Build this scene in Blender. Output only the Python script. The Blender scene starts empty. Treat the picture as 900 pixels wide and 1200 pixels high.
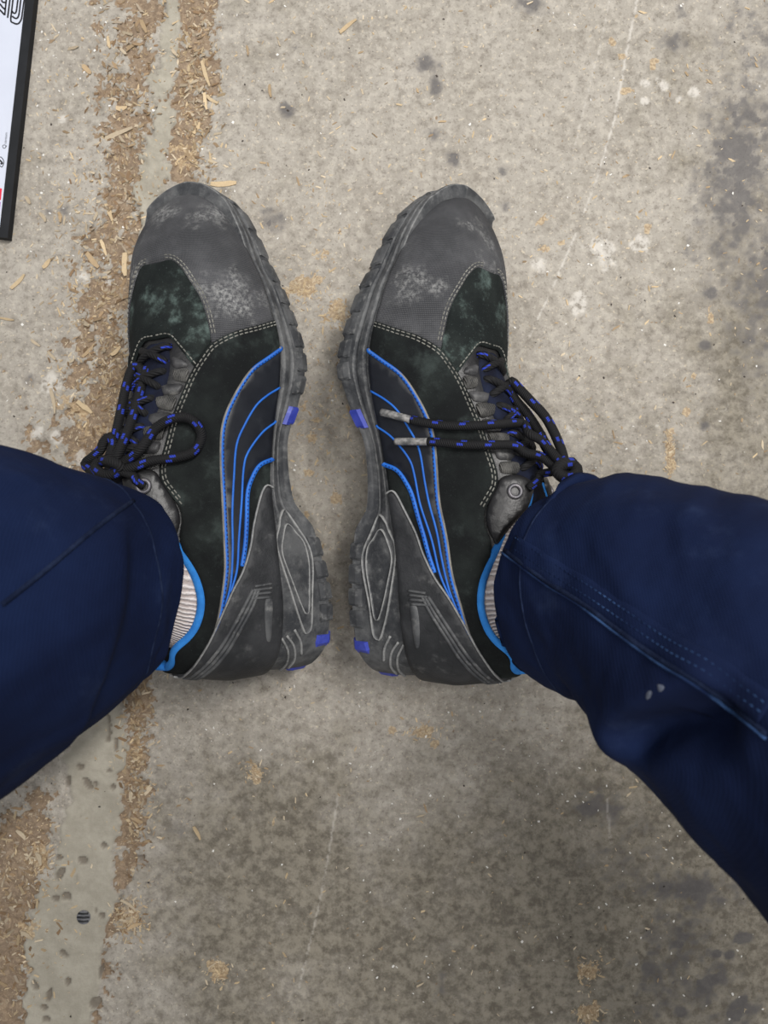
import bpy, bmesh, math, random
import numpy as np
from mathutils import Vector, geometry

# ------------------------------------------------------------------ camera, world, lights, exposure
H, F = 0.55, 930.0                       # camera height (m), focal length in pixels of the 900x1200 frame
scene = bpy.context.scene
COL = scene.collection
cam_d = bpy.data.cameras.new('camera')
cam_d.sensor_fit = 'VERTICAL'; cam_d.sensor_height = 36.0; cam_d.lens = 36.0 * F / 1200.0
cam_d.clip_start = 0.01
cam_d.dof.use_dof = True; cam_d.dof.focus_distance = 0.49; cam_d.dof.aperture_fstop = 10.0
cam = bpy.data.objects.new('camera', cam_d); COL.objects.link(cam)
cam.location = (0, 0, H); cam.rotation_euler = (0, 0, 0)
scene.camera = cam
scene.view_settings.view_transform = 'Standard'
scene.view_settings.look = 'None'
scene.view_settings.gamma = 1.0
scene.view_settings.use_curve_mapping = False
scene.view_settings.exposure = 0.16
world = bpy.data.worlds.new('world'); scene.world = world; world.use_nodes = True
world.node_tree.nodes['Background'].inputs[0].default_value = (0.93, 0.96, 1.0, 1)
world.node_tree.nodes['Background'].inputs[1].default_value = 0.35

def area(name, loc, size, power, col=(1, 0.975, 0.94), tgt=(0, 0, 0)):
    d = bpy.data.lights.new(name, 'AREA'); d.shape = 'RECTANGLE'
    d.size, d.size_y = size; d.energy = power; d.color = col
    o = bpy.data.objects.new(name, d); COL.objects.link(o); o.location = loc
    o.rotation_euler = (Vector(tgt) - Vector(loc)).to_track_quat('-Z', 'Y').to_euler()
    return o
area('ceiling_tube_light', (1.15, 1.15, 3.0), (0.25, 1.6), 88)
area('ceiling_tube_light', (-1.3, 0.9, 3.0), (0.25, 1.6), 20)
area('ceiling_tube_light', (0.35, -0.7, 3.0), (0.25, 1.6), 40)

# ------------------------------------------------------------------ helpers
rng = np.random.default_rng(7); random.seed(7)

def pch(xs, ys):                          # monotone cubic interpolation
    xs = np.asarray(xs, float); ys = np.asarray(ys, float)
    h = np.diff(xs); d = np.diff(ys) / h
    m = np.zeros_like(ys); m[0] = d[0]; m[-1] = d[-1]
    for i in range(1, len(xs) - 1):
        if d[i-1] * d[i] > 0:
            w1 = 2*h[i] + h[i-1]; w2 = h[i] + 2*h[i-1]
            m[i] = (w1 + w2) / (w1 / d[i-1] + w2 / d[i])
    def f(x):
        x = np.clip(np.asarray(x, float), xs[0], xs[-1])
        i = np.clip(np.searchsorted(xs, x, 'right') - 1, 0, len(h) - 1)
        t = (x - xs[i]) / h[i]
        return ((1+2*t)*(1-t)**2*ys[i] + t*(1-t)**2*h[i]*m[i] + t*t*(3-2*t)*ys[i+1] + t*t*(t-1)*h[i]*m[i+1])
    return f

def crom(pts, n, closed=False):           # Catmull-Rom resample, n points, roughly even spacing
    P = np.asarray(pts, float)
    Q = np.vstack([P[-1:], P, P[:2]]) if closed else np.vstack([2*P[:1]-P[1:2], P, 2*P[-1:]-P[-2:-1]])
    out = []
    seg = len(P) if closed else len(P) - 1
    for i in range(seg):
        p0, p1, p2, p3 = Q[i], Q[i+1], Q[i+2], Q[i+3]
        t = np.linspace(0, 1, 24, endpoint=False)[:, None]
        out.append(0.5*((2*p1) + (p2-p0)*t + (2*p0-5*p1+4*p2-p3)*t*t + (3*p1-p0-3*p2+p3)*t**3))
    if not closed: out.append(P[-1:])
    C = np.vstack(out)
    if closed: C = np.vstack([C, C[:1]])
    l = np.r_[0, np.cumsum(np.linalg.norm(np.diff(C, axis=0), axis=1))]
    q = np.linspace(0, l[-1], n + 1 if closed else n)
    R = np.stack([np.interp(q, l, C[:, k]) for k in range(C.shape[1])], 1)
    return R[:-1] if closed else R

def unproj(px, py, z):
    return np.array([(px-450)/F*(H-z), (600-py)/F*(H-z), z])
def proj(P):
    P = np.asarray(P); d = H - P[..., 2]
    return np.stack([450 + F*P[..., 0]/d, 600 - F*P[..., 1]/d], -1)

def new_obj(name, V, faces, mat=None, parent=None, origin=None, smooth=True, uv=None, label=None):
    V = np.asarray(V, float)
    if origin is None and parent is not None:
        origin = parent.get('_o', None)
        origin = np.array(origin) if origin is not None else np.zeros(3)
    if origin is None: origin = np.zeros(3)
    me = bpy.data.meshes.new(name)
    me.from_pydata((V - origin).tolist(), [], [tuple(int(i) for i in f) for f in faces])
    me.update()
    if smooth:
        me.polygons.foreach_set('use_smooth', [True]*len(me.polygons))
    if uv is not None:
        l = me.uv_layers.new(name='UVMap')
        vi = np.zeros(len(me.loops), np.int32); me.loops.foreach_get('vertex_index', vi)
        l.data.foreach_set('uv', np.asarray(uv, np.float32)[vi].ravel())
    if mat: me.materials.append(mat)
    o = bpy.data.objects.new(name, me); COL.objects.link(o)
    if parent is not None: o.parent = parent
    else: o.location = origin
    o['_o'] = [float(c) for c in origin]
    if label: o['label'] = label
    return o

def empty(name, loc, label, cat, group=None):
    o = bpy.data.objects.new(name, None); COL.objects.link(o); o.location = loc
    o.empty_display_size = 0.05
    o['label'] = label; o['category'] = cat; o['_o'] = [float(c) for c in loc]
    if group: o['group'] = group
    return o

def recalc(o):
    bm = bmesh.new(); bm.from_mesh(o.data); bmesh.ops.recalc_face_normals(bm, faces=bm.faces)
    bm.to_mesh(o.data); bm.free(); return o

def grid_faces(na, nb, wrap_b=False):
    f = []
    mb = nb if wrap_b else nb - 1
    for i in range(na-1):
        for j in range(mb):
            k = (j+1) % nb
            f.append((i*nb+j, i*nb+k, (i+1)*nb+k, (i+1)*nb+j))
    return f

def tube_geo(C, r, n=10, flat=1.0):        # returns V, F, UV (u metres along, v around)
    C = np.asarray(C, float); N = len(C)
    r = np.broadcast_to(np.asarray(r, float), (N,))
    T = np.gradient(C, axis=0); T /= np.linalg.norm(T, axis=1)[:, None] + 1e-12
    up = np.array([0, 0, 1.0])
    nrm = np.zeros_like(C)
    v = up - T[0]*np.dot(up, T[0])
    if np.linalg.norm(v) < 1e-3: v = np.array([1.0, 0, 0]) - T[0]*T[0][0]
    v /= np.linalg.norm(v)
    for i in range(N):
        v = v - T[i]*np.dot(v, T[i]); v /= np.linalg.norm(v) + 1e-12
        nrm[i] = v
    B = np.cross(T, nrm)
    ang = np.linspace(0, 2*math.pi, n+1)
    V = (C[:, None] + r[:, None, None]*(flat*np.sin(ang)[None, :, None]*nrm[:, None] + np.cos(ang)[None, :, None]*B[:, None])).reshape(-1, 3)
    l = np.r_[0, np.cumsum(np.linalg.norm(np.diff(C, axis=0), axis=1))]
    uv = np.stack(np.broadcast_arrays(l[:, None], np.linspace(0, 1, n+1)[None]), -1).reshape(-1, 2)
    f = grid_faces(N, n+1)
    f.append(tuple(range(n))); f.append(tuple((N-1)*(n+1)+k for k in range(n))[::-1])
    return V, f, uv

# numpy value noise (fBm)
def vnoise(x, y, sc, seed, octs=5, gain=0.5, lac=2.03):
    out = np.zeros_like(x); amp = 1.0; tot = 0
    for o in range(octs):
        g = np.random.default_rng(seed*101 + o).random((64, 64))
        xx = x*sc + 13.7*o; yy = y*sc + 5.1*o
        xi = np.floor(xx).astype(int); yi = np.floor(yy).astype(int)
        fx = xx - xi; fy = yy - yi
        fx = fx*fx*(3-2*fx); fy = fy*fy*(3-2*fy)
        a = g[xi % 64, yi % 64]; b = g[(xi+1) % 64, yi % 64]; c = g[xi % 64, (yi+1) % 64]; d = g[(xi+1) % 64, (yi+1) % 64]
        out += amp*((a*(1-fx)+b*fx)*(1-fy) + (c*(1-fx)+d*fx)*fy)
        tot += amp; amp *= gain; sc *= lac
    return out / tot

# ------------------------------------------------------------------ materials
class NT:
    def __init__(self, name):
        self.m = bpy.data.materials.new(name); self.m.use_nodes = True
        self.t = self.m.node_tree; self.t.nodes.clear()
        self.out = self.n('ShaderNodeOutputMaterial'); self.b = self.n('ShaderNodeBsdfPrincipled')
        self.t.links.new(self.b.outputs[0], self.out.inputs[0])
        self.tc = self.n('ShaderNodeTexCoord')
    def n(self, t, **k):
        nd = self.t.nodes.new(t)
        for a, v in k.items(): setattr(nd, a, v)
        return nd
    def set(self, nd, i, v):
        if hasattr(v, 'is_output'): self.t.links.new(v, nd.inputs[i])
        elif isinstance(v, (tuple, list)) and len(v) == 3 and nd.inputs[i].type == 'RGBA': nd.inputs[i].default_value = (*v, 1)
        else: nd.inputs[i].default_value = v
        return nd
    def noise(self, scale, detail=4, rough=0.55, vec=None, dist=0):
        nd = self.n('ShaderNodeTexNoise'); nd.inputs['Scale'].default_value = scale
        nd.inputs['Detail'].default_value = detail; nd.inputs['Roughness'].default_value = rough; nd.inputs['Distortion'].default_value = dist
        self.t.links.new(vec or self.tc.outputs['Object'], nd.inputs['Vector']); return nd.outputs['Fac']
    def voro(self, scale, feature='F1', out='Distance', vec=None, rnd=1.0):
        nd = self.n('ShaderNodeTexVoronoi'); nd.feature = feature; nd.inputs['Scale'].default_value = scale
        nd.inputs['Randomness'].default_value = rnd
        self.t.links.new(vec or self.tc.outputs['Object'], nd.inputs['Vector']); return nd.outputs[out]
    def math(self, op, a, b=0.0, c=None, clamp=False):
        nd = self.n('ShaderNodeMath', operation=op); nd.use_clamp = clamp
        self.set(nd, 0, a); self.set(nd, 1, b)
        if c is not None: self.set(nd, 2, c)
        return nd.outputs[0]
    def ramp(self, x, lo, hi):
        nd = self.n('ShaderNodeMapRange'); nd.interpolation_type = 'SMOOTHSTEP'
        self.set(nd, 0, x); nd.inputs[1].default_value = lo; nd.inputs[2].default_value = hi
        return nd.outputs[0]
    def mix(self, f, a, b):
        nd = self.n('ShaderNodeMix', data_type='RGBA')
        self.set(nd, 0, f); self.set(nd, 6, a); self.set(nd, 7, b); return nd.outputs[2]
    def bump(self, h, strength=0.5, dist=0.001, prev=None):
        nd = self.n('ShaderNodeBump'); nd.inputs['Strength'].default_value = strength; nd.inputs['Distance'].default_value = dist
        self.set(nd, 'Height', h)
        if prev is not None: self.t.links.new(prev, nd.inputs['Normal'])
        return nd.outputs[0]
    def attr(self, name):
        nd = self.n('ShaderNodeAttribute'); nd.attribute_name = name; return nd.outputs['Fac']
    def fin(self, col, rough=0.7, normal=None, spec=0.3, **k):
        self.set(self.b, 'Base Color', col); self.set(self.b, 'Roughness', rough)
        self.b.inputs['Specular IOR Level'].default_value = spec
        if normal is not None: self.t.links.new(normal, self.b.inputs['Normal'])
        for a, v in k.items(): self.set(self.b, a.replace('_', ' '), v)
        return self.m

def simple(name, c1, c2=None, scale=60, rough=0.7, bump=0.3, bscale=400, spec=0.3, dust=None, dusts=45, lo=0.52, hi=0.75, metal=0.0):
    t = NT(name)
    col = t.mix(t.ramp(t.noise(scale, 5), 0.35, 0.7), c1, c2 or c1)
    if dust: col = t.mix(t.ramp(t.noise(dusts, 8, 0.65), lo, hi), col, dust)
    nb = t.bump(t.noise(bscale, 3), bump, 0.0006)
    return t.fin(col, rough, nb, spec, Metallic=metal)

M = {}
def _rubber(nm, k=1.0):
    t = NT(nm)
    geo = t.n('ShaderNodeNewGeometry').outputs['Pointiness']
    col = t.mix(t.ramp(t.noise(42, 6, 0.7), 0.38, 0.66), (0.030*k, 0.032*k, 0.036*k), (0.098*k, 0.100*k, 0.103*k))
    col = t.mix(t.math('MULTIPLY', t.ramp(t.noise(170, 6, 0.7), 0.52, 0.75), 0.55), col, (0.175*k, 0.175*k, 0.172*k))
    edge = t.ramp(t.math('ADD', geo, t.math('MULTIPLY', t.math('SUBTRACT', t.noise(240, 4, 0.7), 0.5), 0.10)), 0.505, 0.57)
    col = t.mix(t.math('MULTIPLY', edge, 0.75), col, (0.25*k, 0.25*k, 0.245*k))
    return t.fin(col, 0.62, t.bump(t.noise(260, 5, 0.7), 0.5, 0.0008), 0.35)
M['lug'] = simple('worn_lug_rubber', (0.034, 0.036, 0.040), (0.095, 0.097, 0.10), 60, 0.62, 0.5, 260, 0.35, (0.17, 0.17, 0.168), 150, 0.5, 0.75)
M['rubber'] = _rubber('worn_grey_rubber'); M['rubber_light'] = _rubber('scuffed_pale_rubber', 1.3)
M['rubber_dark'] = simple('dark_rubber', (0.016, 0.017, 0.019), (0.034, 0.035, 0.038), 60, 0.6, 0.45, 700, 0.35, (0.115, 0.115, 0.115), 70, 0.56, 0.82)
def _cap():
    t = NT('scuffed_toe_textile')
    uv = t.n('ShaderNodeUVMap').outputs[0]
    sep = t.n('ShaderNodeSeparateXYZ'); t.t.links.new(uv, sep.inputs[0])
    k = 2*math.pi/0.0021
    w = t.math('MULTIPLY', t.math('SINE', t.math('MULTIPLY', sep.outputs[0], k)), t.math('SINE', t.math('MULTIPLY', sep.outputs[1], k)))
    col = t.mix(t.ramp(t.noise(30, 8, 0.65), 0.36, 0.68), (0.024, 0.025, 0.029), (0.066, 0.067, 0.073))
    col = t.mix(t.math('MULTIPLY', t.ramp(t.math('ABSOLUTE', w), 0.15, 0.85), 0.5), col, (0.115, 0.115, 0.118))
    col = t.mix(t.math('MULTIPLY', t.math('MULTIPLY', t.ramp(t.noise(34, 5, 0.6), 0.50, 0.70), t.ramp(t.noise(420, 5, 0.7), 0.38, 0.66)), 0.85), col, (0.30, 0.30, 0.295))
    return t.fin(col, 0.75, t.bump(t.math('ABSOLUTE', w), 0.5, 0.0005, t.bump(t.noise(90, 5), 0.3, 0.002)), 0.25)
M['cap'] = _cap()
def _suede(nm, c1, c2, c3, amt):
    t = NT(nm)
    col = t.mix(t.ramp(t.noise(45, 6, 0.6), 0.35, 0.7), c1, c2)
    col = t.mix(t.math('MULTIPLY', t.ramp(t.noise(42, 7, 0.7), 0.50, 0.72), amt), col, c3)
    col = t.mix(t.math('MULTIPLY', t.ramp(t.noise(900, 2), 0.62, 0.8), 0.35), col, c3)
    return t.fin(col, 0.9, t.bump(t.noise(1500, 3), 0.4, 0.0005, t.bump(t.noise(60, 4), 0.25, 0.002)), 0.12)
M['suede'] = _suede('black_green_suede', (0.0075, 0.0085, 0.009), (0.014, 0.017, 0.0165), (0.050, 0.064, 0.060), 0.50)
M['vamp'] = _suede('faded_green_suede', (0.0095, 0.012, 0.0120), (0.018, 0.022, 0.021), (0.110, 0.150, 0.138), 0.95)
M['gloss'] = simple('smooth_black_synthetic', (0.006, 0.007, 0.011), (0.013, 0.015, 0.020), 40, 0.45, 0.15, 300, 0.45, (0.07, 0.075, 0.085), 30, 0.6, 0.9)
M['leather'] = simple('black_leather', (0.007, 0.007, 0.008), (0.016, 0.015, 0.016), 50, 0.42, 0.6, 260, 0.5, (0.07, 0.067, 0.067), 60, 0.60, 0.85)
M['base'] = simple('black_lining_textile', (0.008, 0.009, 0.012), (0.02, 0.022, 0.026), 60, 0.85, 0.4, 500, 0.2)
M['tongue'] = simple('navy_tongue_textile', (0.004, 0.005, 0.013), (0.008, 0.012, 0.030), 80, 0.85, 0.5, 500, 0.2)
def _web():
    t = NT('grey_webbing'); uv = t.n('ShaderNodeUVMap').outputs[0]; sep = t.n('ShaderNodeSeparateXYZ'); t.t.links.new(uv, sep.inputs[0])
    w = t.math('SINE', t.math('MULTIPLY', sep.outputs[1], 2*math.pi/0.0013))
    col = t.mix(t.ramp(t.noise(120, 5, 0.6), 0.38, 0.68), (0.020, 0.020, 0.021), (0.105, 0.102, 0.097))
    col = t.mix(t.math('MULTIPLY', t.ramp(w, -0.2, 0.9), 0.35), col, (0.21, 0.205, 0.19))
    return t.fin(col, 0.8, t.bump(w, 0.6, 0.0006), 0.25)
M['web'] = _web()
M['block'] = simple('dusty_grey_leather', (0.018, 0.018, 0.020), (0.075, 0.074, 0.076), 110, 0.5, 0.4, 300, 0.4, (0.20, 0.195, 0.18), 130, 0.55, 0.8)
M['blue'] = simple('bright_blue_piping', (0.010, 0.095, 0.42), (0.014, 0.13, 0.52), 60, 0.55, 0.2, 500, 0.35)
M['bluerim'] = simple('blue_collar_lining', (0.024, 0.17, 0.52), (0.035, 0.23, 0.64), 120, 0.85, 0.5, 900, 0.2)
M['nub'] = simple('violet_blue_plastic', (0.03, 0.045, 0.30), (0.05, 0.07, 0.40), 120, 0.5, 0.2, 300, 0.4, (0.25, 0.27, 0.4), 100, 0.55, 0.8)
M['thread'] = simple('pale_thread', (0.23, 0.225, 0.20), (0.12, 0.118, 0.105), 120, 0.85, 0.2)
M['greyedge'] = simple('grey_piping', (0.22, 0.21, 0.19), (0.12, 0.115, 0.11), 120, 0.75, 0.2)
M['bluethread'] = simple('dark_blue_thread', (0.006, 0.02, 0.12), None, 100, 0.8, 0.2)
M['metal'] = simple('grey_eyelet_metal', (0.16, 0.15, 0.16), (0.09, 0.09, 0.10), 100, 0.45, 0.2, 300, 0.5, metal=0.6)
M['aglet'] = simple('clear_aglet_plastic', (0.10, 0.10, 0.10), (0.30, 0.29, 0.28), 350, 0.3, 0.4, 500, 0.5)
def _lace():
    t = NT('black_lace_blue_flecks')
    uv = t.n('ShaderNodeUVMap').outputs[0]
    sep = t.n('ShaderNodeSeparateXYZ'); t.t.links.new(uv, sep.inputs[0])
    u = t.math('FRACT', t.math('DIVIDE', sep.outputs[0], 0.0150)); v = t.math('FRACT', t.math('MULTIPLY', sep.outputs[1], 2.0))
    def win(x, a, b): return t.math('MULTIPLY', t.math('GREATER_THAN', x, a), t.math('LESS_THAN', x, b))
    f = t.math('MAXIMUM', t.math('MULTIPLY', win(u, 0.10, 0.32), win(v, 0.18, 0.36)), t.math('MULTIPLY', win(u, 0.24, 0.46), win(v, 0.48, 0.66)))
    w = t.math('SINE', t.math('ADD', t.math('MULTIPLY', sep.outputs[0], 2*math.pi/0.0012), t.math('MULTIPLY', sep.outputs[1], 12*math.pi)))
    f = t.math('MULTIPLY', f, t.ramp(w, -1.6, 0.2))
    return t.fin(t.mix(f, (0.0075, 0.0075, 0.0085), (0.020, 0.045, 0.40)), 0.75, t.bump(w, 0.5, 0.0004), 0.25)
M['lace'] = _lace()
def _sock():
    t = NT('beige_knit_sock')
    uv = t.n('ShaderNodeUVMap').outputs[0]
    sep = t.n('ShaderNodeSeparateXYZ'); t.t.links.new(uv, sep.inputs[0])
    nz = t.noise(300, 3)
    w = t.math('SINE', t.math('ADD', t.math('MULTIPLY', sep.outputs[1], 2*math.pi/0.0021), t.math('MULTIPLY', nz, 4.0)))
    col = t.mix(t.ramp(w, -0.8, 0.8), (0.52, 0.44, 0.41), (0.84, 0.765, 0.73))
    return t.fin(col, 0.95, t.bump(w, 0.7, 0.001), 0.1)
M['sock'] = _sock()
def _trouser():
    t = NT('navy_work_trousers_cotton')
    col = t.mix(t.ramp(t.noise(9, 6, 0.6), 0.35, 0.7), (0.0036, 0.0078, 0.030), (0.0062, 0.0140, 0.050))
    col = t.mix(t.math('MULTIPLY', t.ramp(t.noise(26, 8, 0.7), 0.55, 0.85), 0.35), col, (0.035, 0.055, 0.125))
    col = t.mix(t.math('MULTIPLY', t.ramp(t.noise(240, 2), 0.80, 0.88), 0.5), col, (0.16, 0.17, 0.22))
    tw = t.n('ShaderNodeTexWave'); tw.inputs['Scale'].default_value = 330; t.t.links.new(t.tc.outputs['Object'], tw.inputs['Vector'])
    return t.fin(col, 0.9, t.bump(tw.outputs['Fac'], 0.12, 0.0005, t.bump(t.noise(14, 5), 0.25, 0.01)), 0.12)
M['trouser'] = _trouser()
M['seam'] = simple('navy_seam_faded', (0.0045, 0.0085, 0.026), (0.012, 0.020, 0.050), 160, 0.9, 0.5, 600, 0.12)
M['seamlight'] = simple('faded_blue_seam_edge', (0.004, 0.010, 0.036), (0.045, 0.10, 0.24), 34, 0.9, 0.5, 600, 0.12)
M['stain'] = simple('pale_dust_mark', (0.07, 0.08, 0.11), None, 200, 0.9, 0.2)

# ------------------------------------------------------------------ floor
FX0, FX1, FY0, FY1, FD = -0.31, 0.31, -0.39, 0.39, 0.0013
nx = int((FX1-FX0)/FD)+1; ny = int((FY1-FY0)/FD)+1
gx, gy = np.meshgrid(np.linspace(FX0, FX1, nx), np.linspace(FY0, FY1, ny), indexing='ij')
PX = 450 + F*gx/H; PY = 600 - F*gy/H           # only a ruler for laying out stains in floor millimetres
def n_(sc, seed, o=5, g=0.5): return vnoise(gx+3.0, gy+3.0, sc, seed, o, g)
def sst(x, a, b):
    t = np.clip((x-a)/(b-a), 0, 1); return t*t*(3-2*t)
def band(pts, vals=None):                         # x centre and half width as functions of y -> signed inside distance
    p = np.array(pts, float); o = np.argsort(p[:, 1])
    c = np.interp(PY, p[o, 1], p[o, 0]); w = np.interp(PY, p[o, 1], p[o, 2]); return w - np.abs(PX-c)
def blob(x, y, rx, ry=None, rot=0):
    ry = ry or rx; c, s = math.cos(rot), math.sin(rot); dx = PX-x; dy = PY-y
    return np.exp(-(((dx*c+dy*s)/rx)**2 + ((-dx*s+dy*c)/ry)**2))
wob = (n_(60, 3)-0.5)*26 + (n_(170, 5)-0.5)*22
# pale smooth filler strip, lower left
strip = band([(132, 790, 16), (125, 832, 24), (112, 885, 38), (108, 955, 30), (97, 1020, 38), (86, 1060, 46), (76, 1110, 44), (70, 1200, 42), (66, 1300, 42), (150, 760, -40)]) + wob*0.8
# upper ridge of grey filler
ridge = band([(206, -60, 7), (203, 0, 8), (198, 60, 9), (190, 120, 15), (188, 150, 13), (180, 200, 14), (172, 230, 13), (168, 300, 9), (160, 420, 4), (150, 500, -20)]) + wob*1.0 + (n_(330, 7, 3)-0.5)*16
# brown exposed compressed dust
br = band([(228, -80, 26), (229, 0, 25), (226, 120, 26), (216, 200, 26), (205, 260, 5), (200, 300, -60), (200, 1300, -200)]) * 0.045
br = np.maximum(br, band([(158, -80, 34), (158, 0, 36), (150, 100, 34), (145, 200, 40), (135, 300, 42), (125, 400, 46), (110, 520, 52), (100, 600, 20), (100, 640, -60), (100, 1300, -200)])*0.020 - 0.08)
br = np.maximum(br, band([(158, 600, -200), (158, 730, -40), (158, 780, 22), (157, 840, 20), (152, 950, 20), (146, 1010, 16), (130, 1080, 14), (118, 1120, 12), (112, 1220, 14)])*0.05)
br = np.maximum(br, band([(40, 600, -200), (40, 900, -40), (40, 930, 20), (20, 1000, 38), (12, 1100, 30), (10, 1250, 28)])*0.035)
br = np.maximum(br, -0.9 + 1.25*blob(60, 520, 60, 60))
brown = br + (n_(110, 11)-0.5)*2.2 + (n_(330, 12, 4, 0.6)-0.5)*1.8
brown = sst(brown, 0.12, 0.34)
m_strip = sst(strip, 0, 3.0); m_ridge = sst(ridge, 0, 3.0)
pits = sst(n_(95, 21, 2, 0.4), 0.80, 0.84)*sst(strip, 2, 12)
for (x, y, rx, ry, r) in [(165, 1006, 5, 4, 0), (98, 1008, 7, 5, .4), (70, 1005, 5, 4, 0), (72, 1022, 5, 9, .5), (78, 1050, 6, 5, 0), (66, 1052, 5, 4, 0), (58, 1166, 4, 9, .3), (52, 1180, 5, 4, 0), (55, 1194, 6, 4, 0),
                         (120, 1072, 4, 4, 0), (95, 898, 5, 4, .3), (80, 915, 4, 8, .2), (136, 872, 3, 10, 0), (104, 918, 10, 4, .9), (132, 922, 4, 4, 0), (122, 990, 5, 4, 0), (80, 1150, 4, 5, 0), (112, 1175, 7, 9, .4), (118, 1140, 3, 9, .2)]:
    pits = np.maximum(pits, sst(blob(x, y, rx, ry, r) + (n_(200, 22)-0.5)*0.5, 0.42, 0.52))
# dark cracks in the strip
crk = np.abs(PX - (127 + (PY-830)*-0.10 + (n_(90, 23)-0.5)*18))
pits = np.maximum(pits, sst(2.0-crk, 0, 1.2)*((PY > 826) & (PY < 870)))
brown = brown*(1-m_strip)*(1-0.9*m_ridge)
# dark stains
dk = 0
for (x, y, rx, ry, r, k) in [(865, 200, 48, 135, .12, .75), (905, 330, 55, 130, 0, .6), (830, 260, 30, 70, .2, .45), (880, 30, 50, 60, 0, .4), (620, 5, 20, 10, .3, 1.0), (336, 128, 9, 9, 0, .95), (500, 75, 16, 12, .6, .75), (510, 100, 9, 13, 0, .85), (510, 160, 14, 11, 0, .65),
                           (531, 183, 12, 11, 0, .7), (590, 200, 8, 8, 0, .5), (318, 258, 16, 14, 0, .7), (790, 50, 22, 14, .2, .55), (800, 15, 10, 22, 0, .35), (833, 342, 8, 9, 0, 1.0), (826, 405, 8, 8, 0, .9), (825, 498, 6, 6, 0, .8),
                           (700, 945, 38, 26, .3, .55), (810, 1045, 60, 22, .1, .75), (800, 1100, 50, 40, .4, .55), (830, 1155, 40, 22, -.6, .75), (865, 1190, 40, 20, -.5, .7), (780, 1150, 60, 60, 0, .45), (740, 1010, 70, 60, 0, .35), (520, 1150, 12, 30, .5, .35),
                           (820, 1042, 15, 12, 0, 1.2), (780, 1040, 12, 8, 0, 1.1), (832, 1150, 15, 9, -.5, 1.3), (871, 1100, 11, 8, -.4, 1.3), (800, 1187, 9, 8, 0, 1.2), (866, 1176, 14, 6, -.6, 1.3), (795, 1107, 10, 6, 0, 1.1), (690, 948, 14, 12, 0, 1.1), (840, 1118, 7, 5, 0, 1.2), (760, 1135, 12, 20, .3, .9), (855, 1120, 8, 6, 0, 1.1), (75, 245, 8, 8, 0, .5), (57, 250, 5, 5, 0, .6), (35, 445, 8, 8, 0, .5), (345, 55, 8, 6, 0, .5), (590, 240, 10, 10, 0, .4), (205, 975, 12, 12, 0, .4), (420, 110, 6, 6, 0, .4)]:
    dk = np.maximum(dk, k*1.35*blob(x, y, rx, ry, r))
dark = np.clip(dk*0.75 + (n_(200, 31)-0.5)*1.1*np.clip(dk*2.5, 0, 1), 0, 1)
dark = np.maximum(dark, sst(dk + (n_(190, 33)-0.5)*1.5, 1.00, 1.12))
# brown-grey grime across the foot area, with soft shade painted in behind the heels
gr_shade = 0.75*blob(560, 1150, 300, 220) + 0.55*blob(280, 1040, 130, 190) + 0.70*blob(850, 1000, 170, 330) + 0.45*blob(880, 420, 90, 200) + 0.2*blob(860, 150, 80, 160) + 0.08
grime = np.clip(gr_shade + (n_(16, 41)-0.5)*0.7 + (n_(70, 42)-0.5)*0.6, 0, 1)
# pale paint spots
lt = 0
for (x, y, r, k) in [(751, 286, 12, 1.1), (706, 293, 26, .75), (678, 355, 14, .9), (632, 312, 12, .9), (755, 96, 7, .9), (776, 99, 9, .8), (755, 118, 7, .9), (796, 116, 6, .9), (813, 107, 7, .8), (690, 70, 9, .5), (590, 105, 6, .5), (430, 450, 6, .4),
                   (668, 505, 9, .6), (770, 495, 7, .5), (852, 478, 8, .5), (62, 449, 13, 1.0), (43, 508, 8, 1.2), (65, 513, 7, 1.2), (93, 536, 8, 1.2), (72, 140, 6, 1), (100, 325, 9, .7), (125, 330, 6, .8), (130, 430, 7, .9), (395, 380, 5, .8)]:
    lt = np.maximum(lt, k*blob(x, y, r))
light = sst(lt + (n_(190, 51)-0.5)*0.9, 0.38, 0.60)
def scratch(pts, w, k, seed):
    global light
    p = np.array(pts, float); xs = np.interp(PY, p[:, 1], p[:, 0]); on = (PY > p[0, 1]) & (PY < p[-1, 1])
    v = sst(w - np.abs(PX-xs-(n_(25, seed)-0.5)*3), 0, 1.0)*on*sst(n_(45, seed+1), 0.22, 0.40)*k
    light = np.maximum(light, v)
scratch([(748, -10), (735, 60), (720, 140), (700, 210), (672, 280), (645, 345), (620, 395)], 1.7, 0.9, 61)
scratch([(717, -10), (706, 40), (690, 105), (675, 165), (655, 230)], 1.1, 0.55, 63)
scratch([(397, 930), (388, 985), (374, 1060), (360, 1120), (350, 1160)], 1.5, 0.55, 65)
scratch([(712, 935), (716, 990)], 1.8, 0.45, 67)
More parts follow.
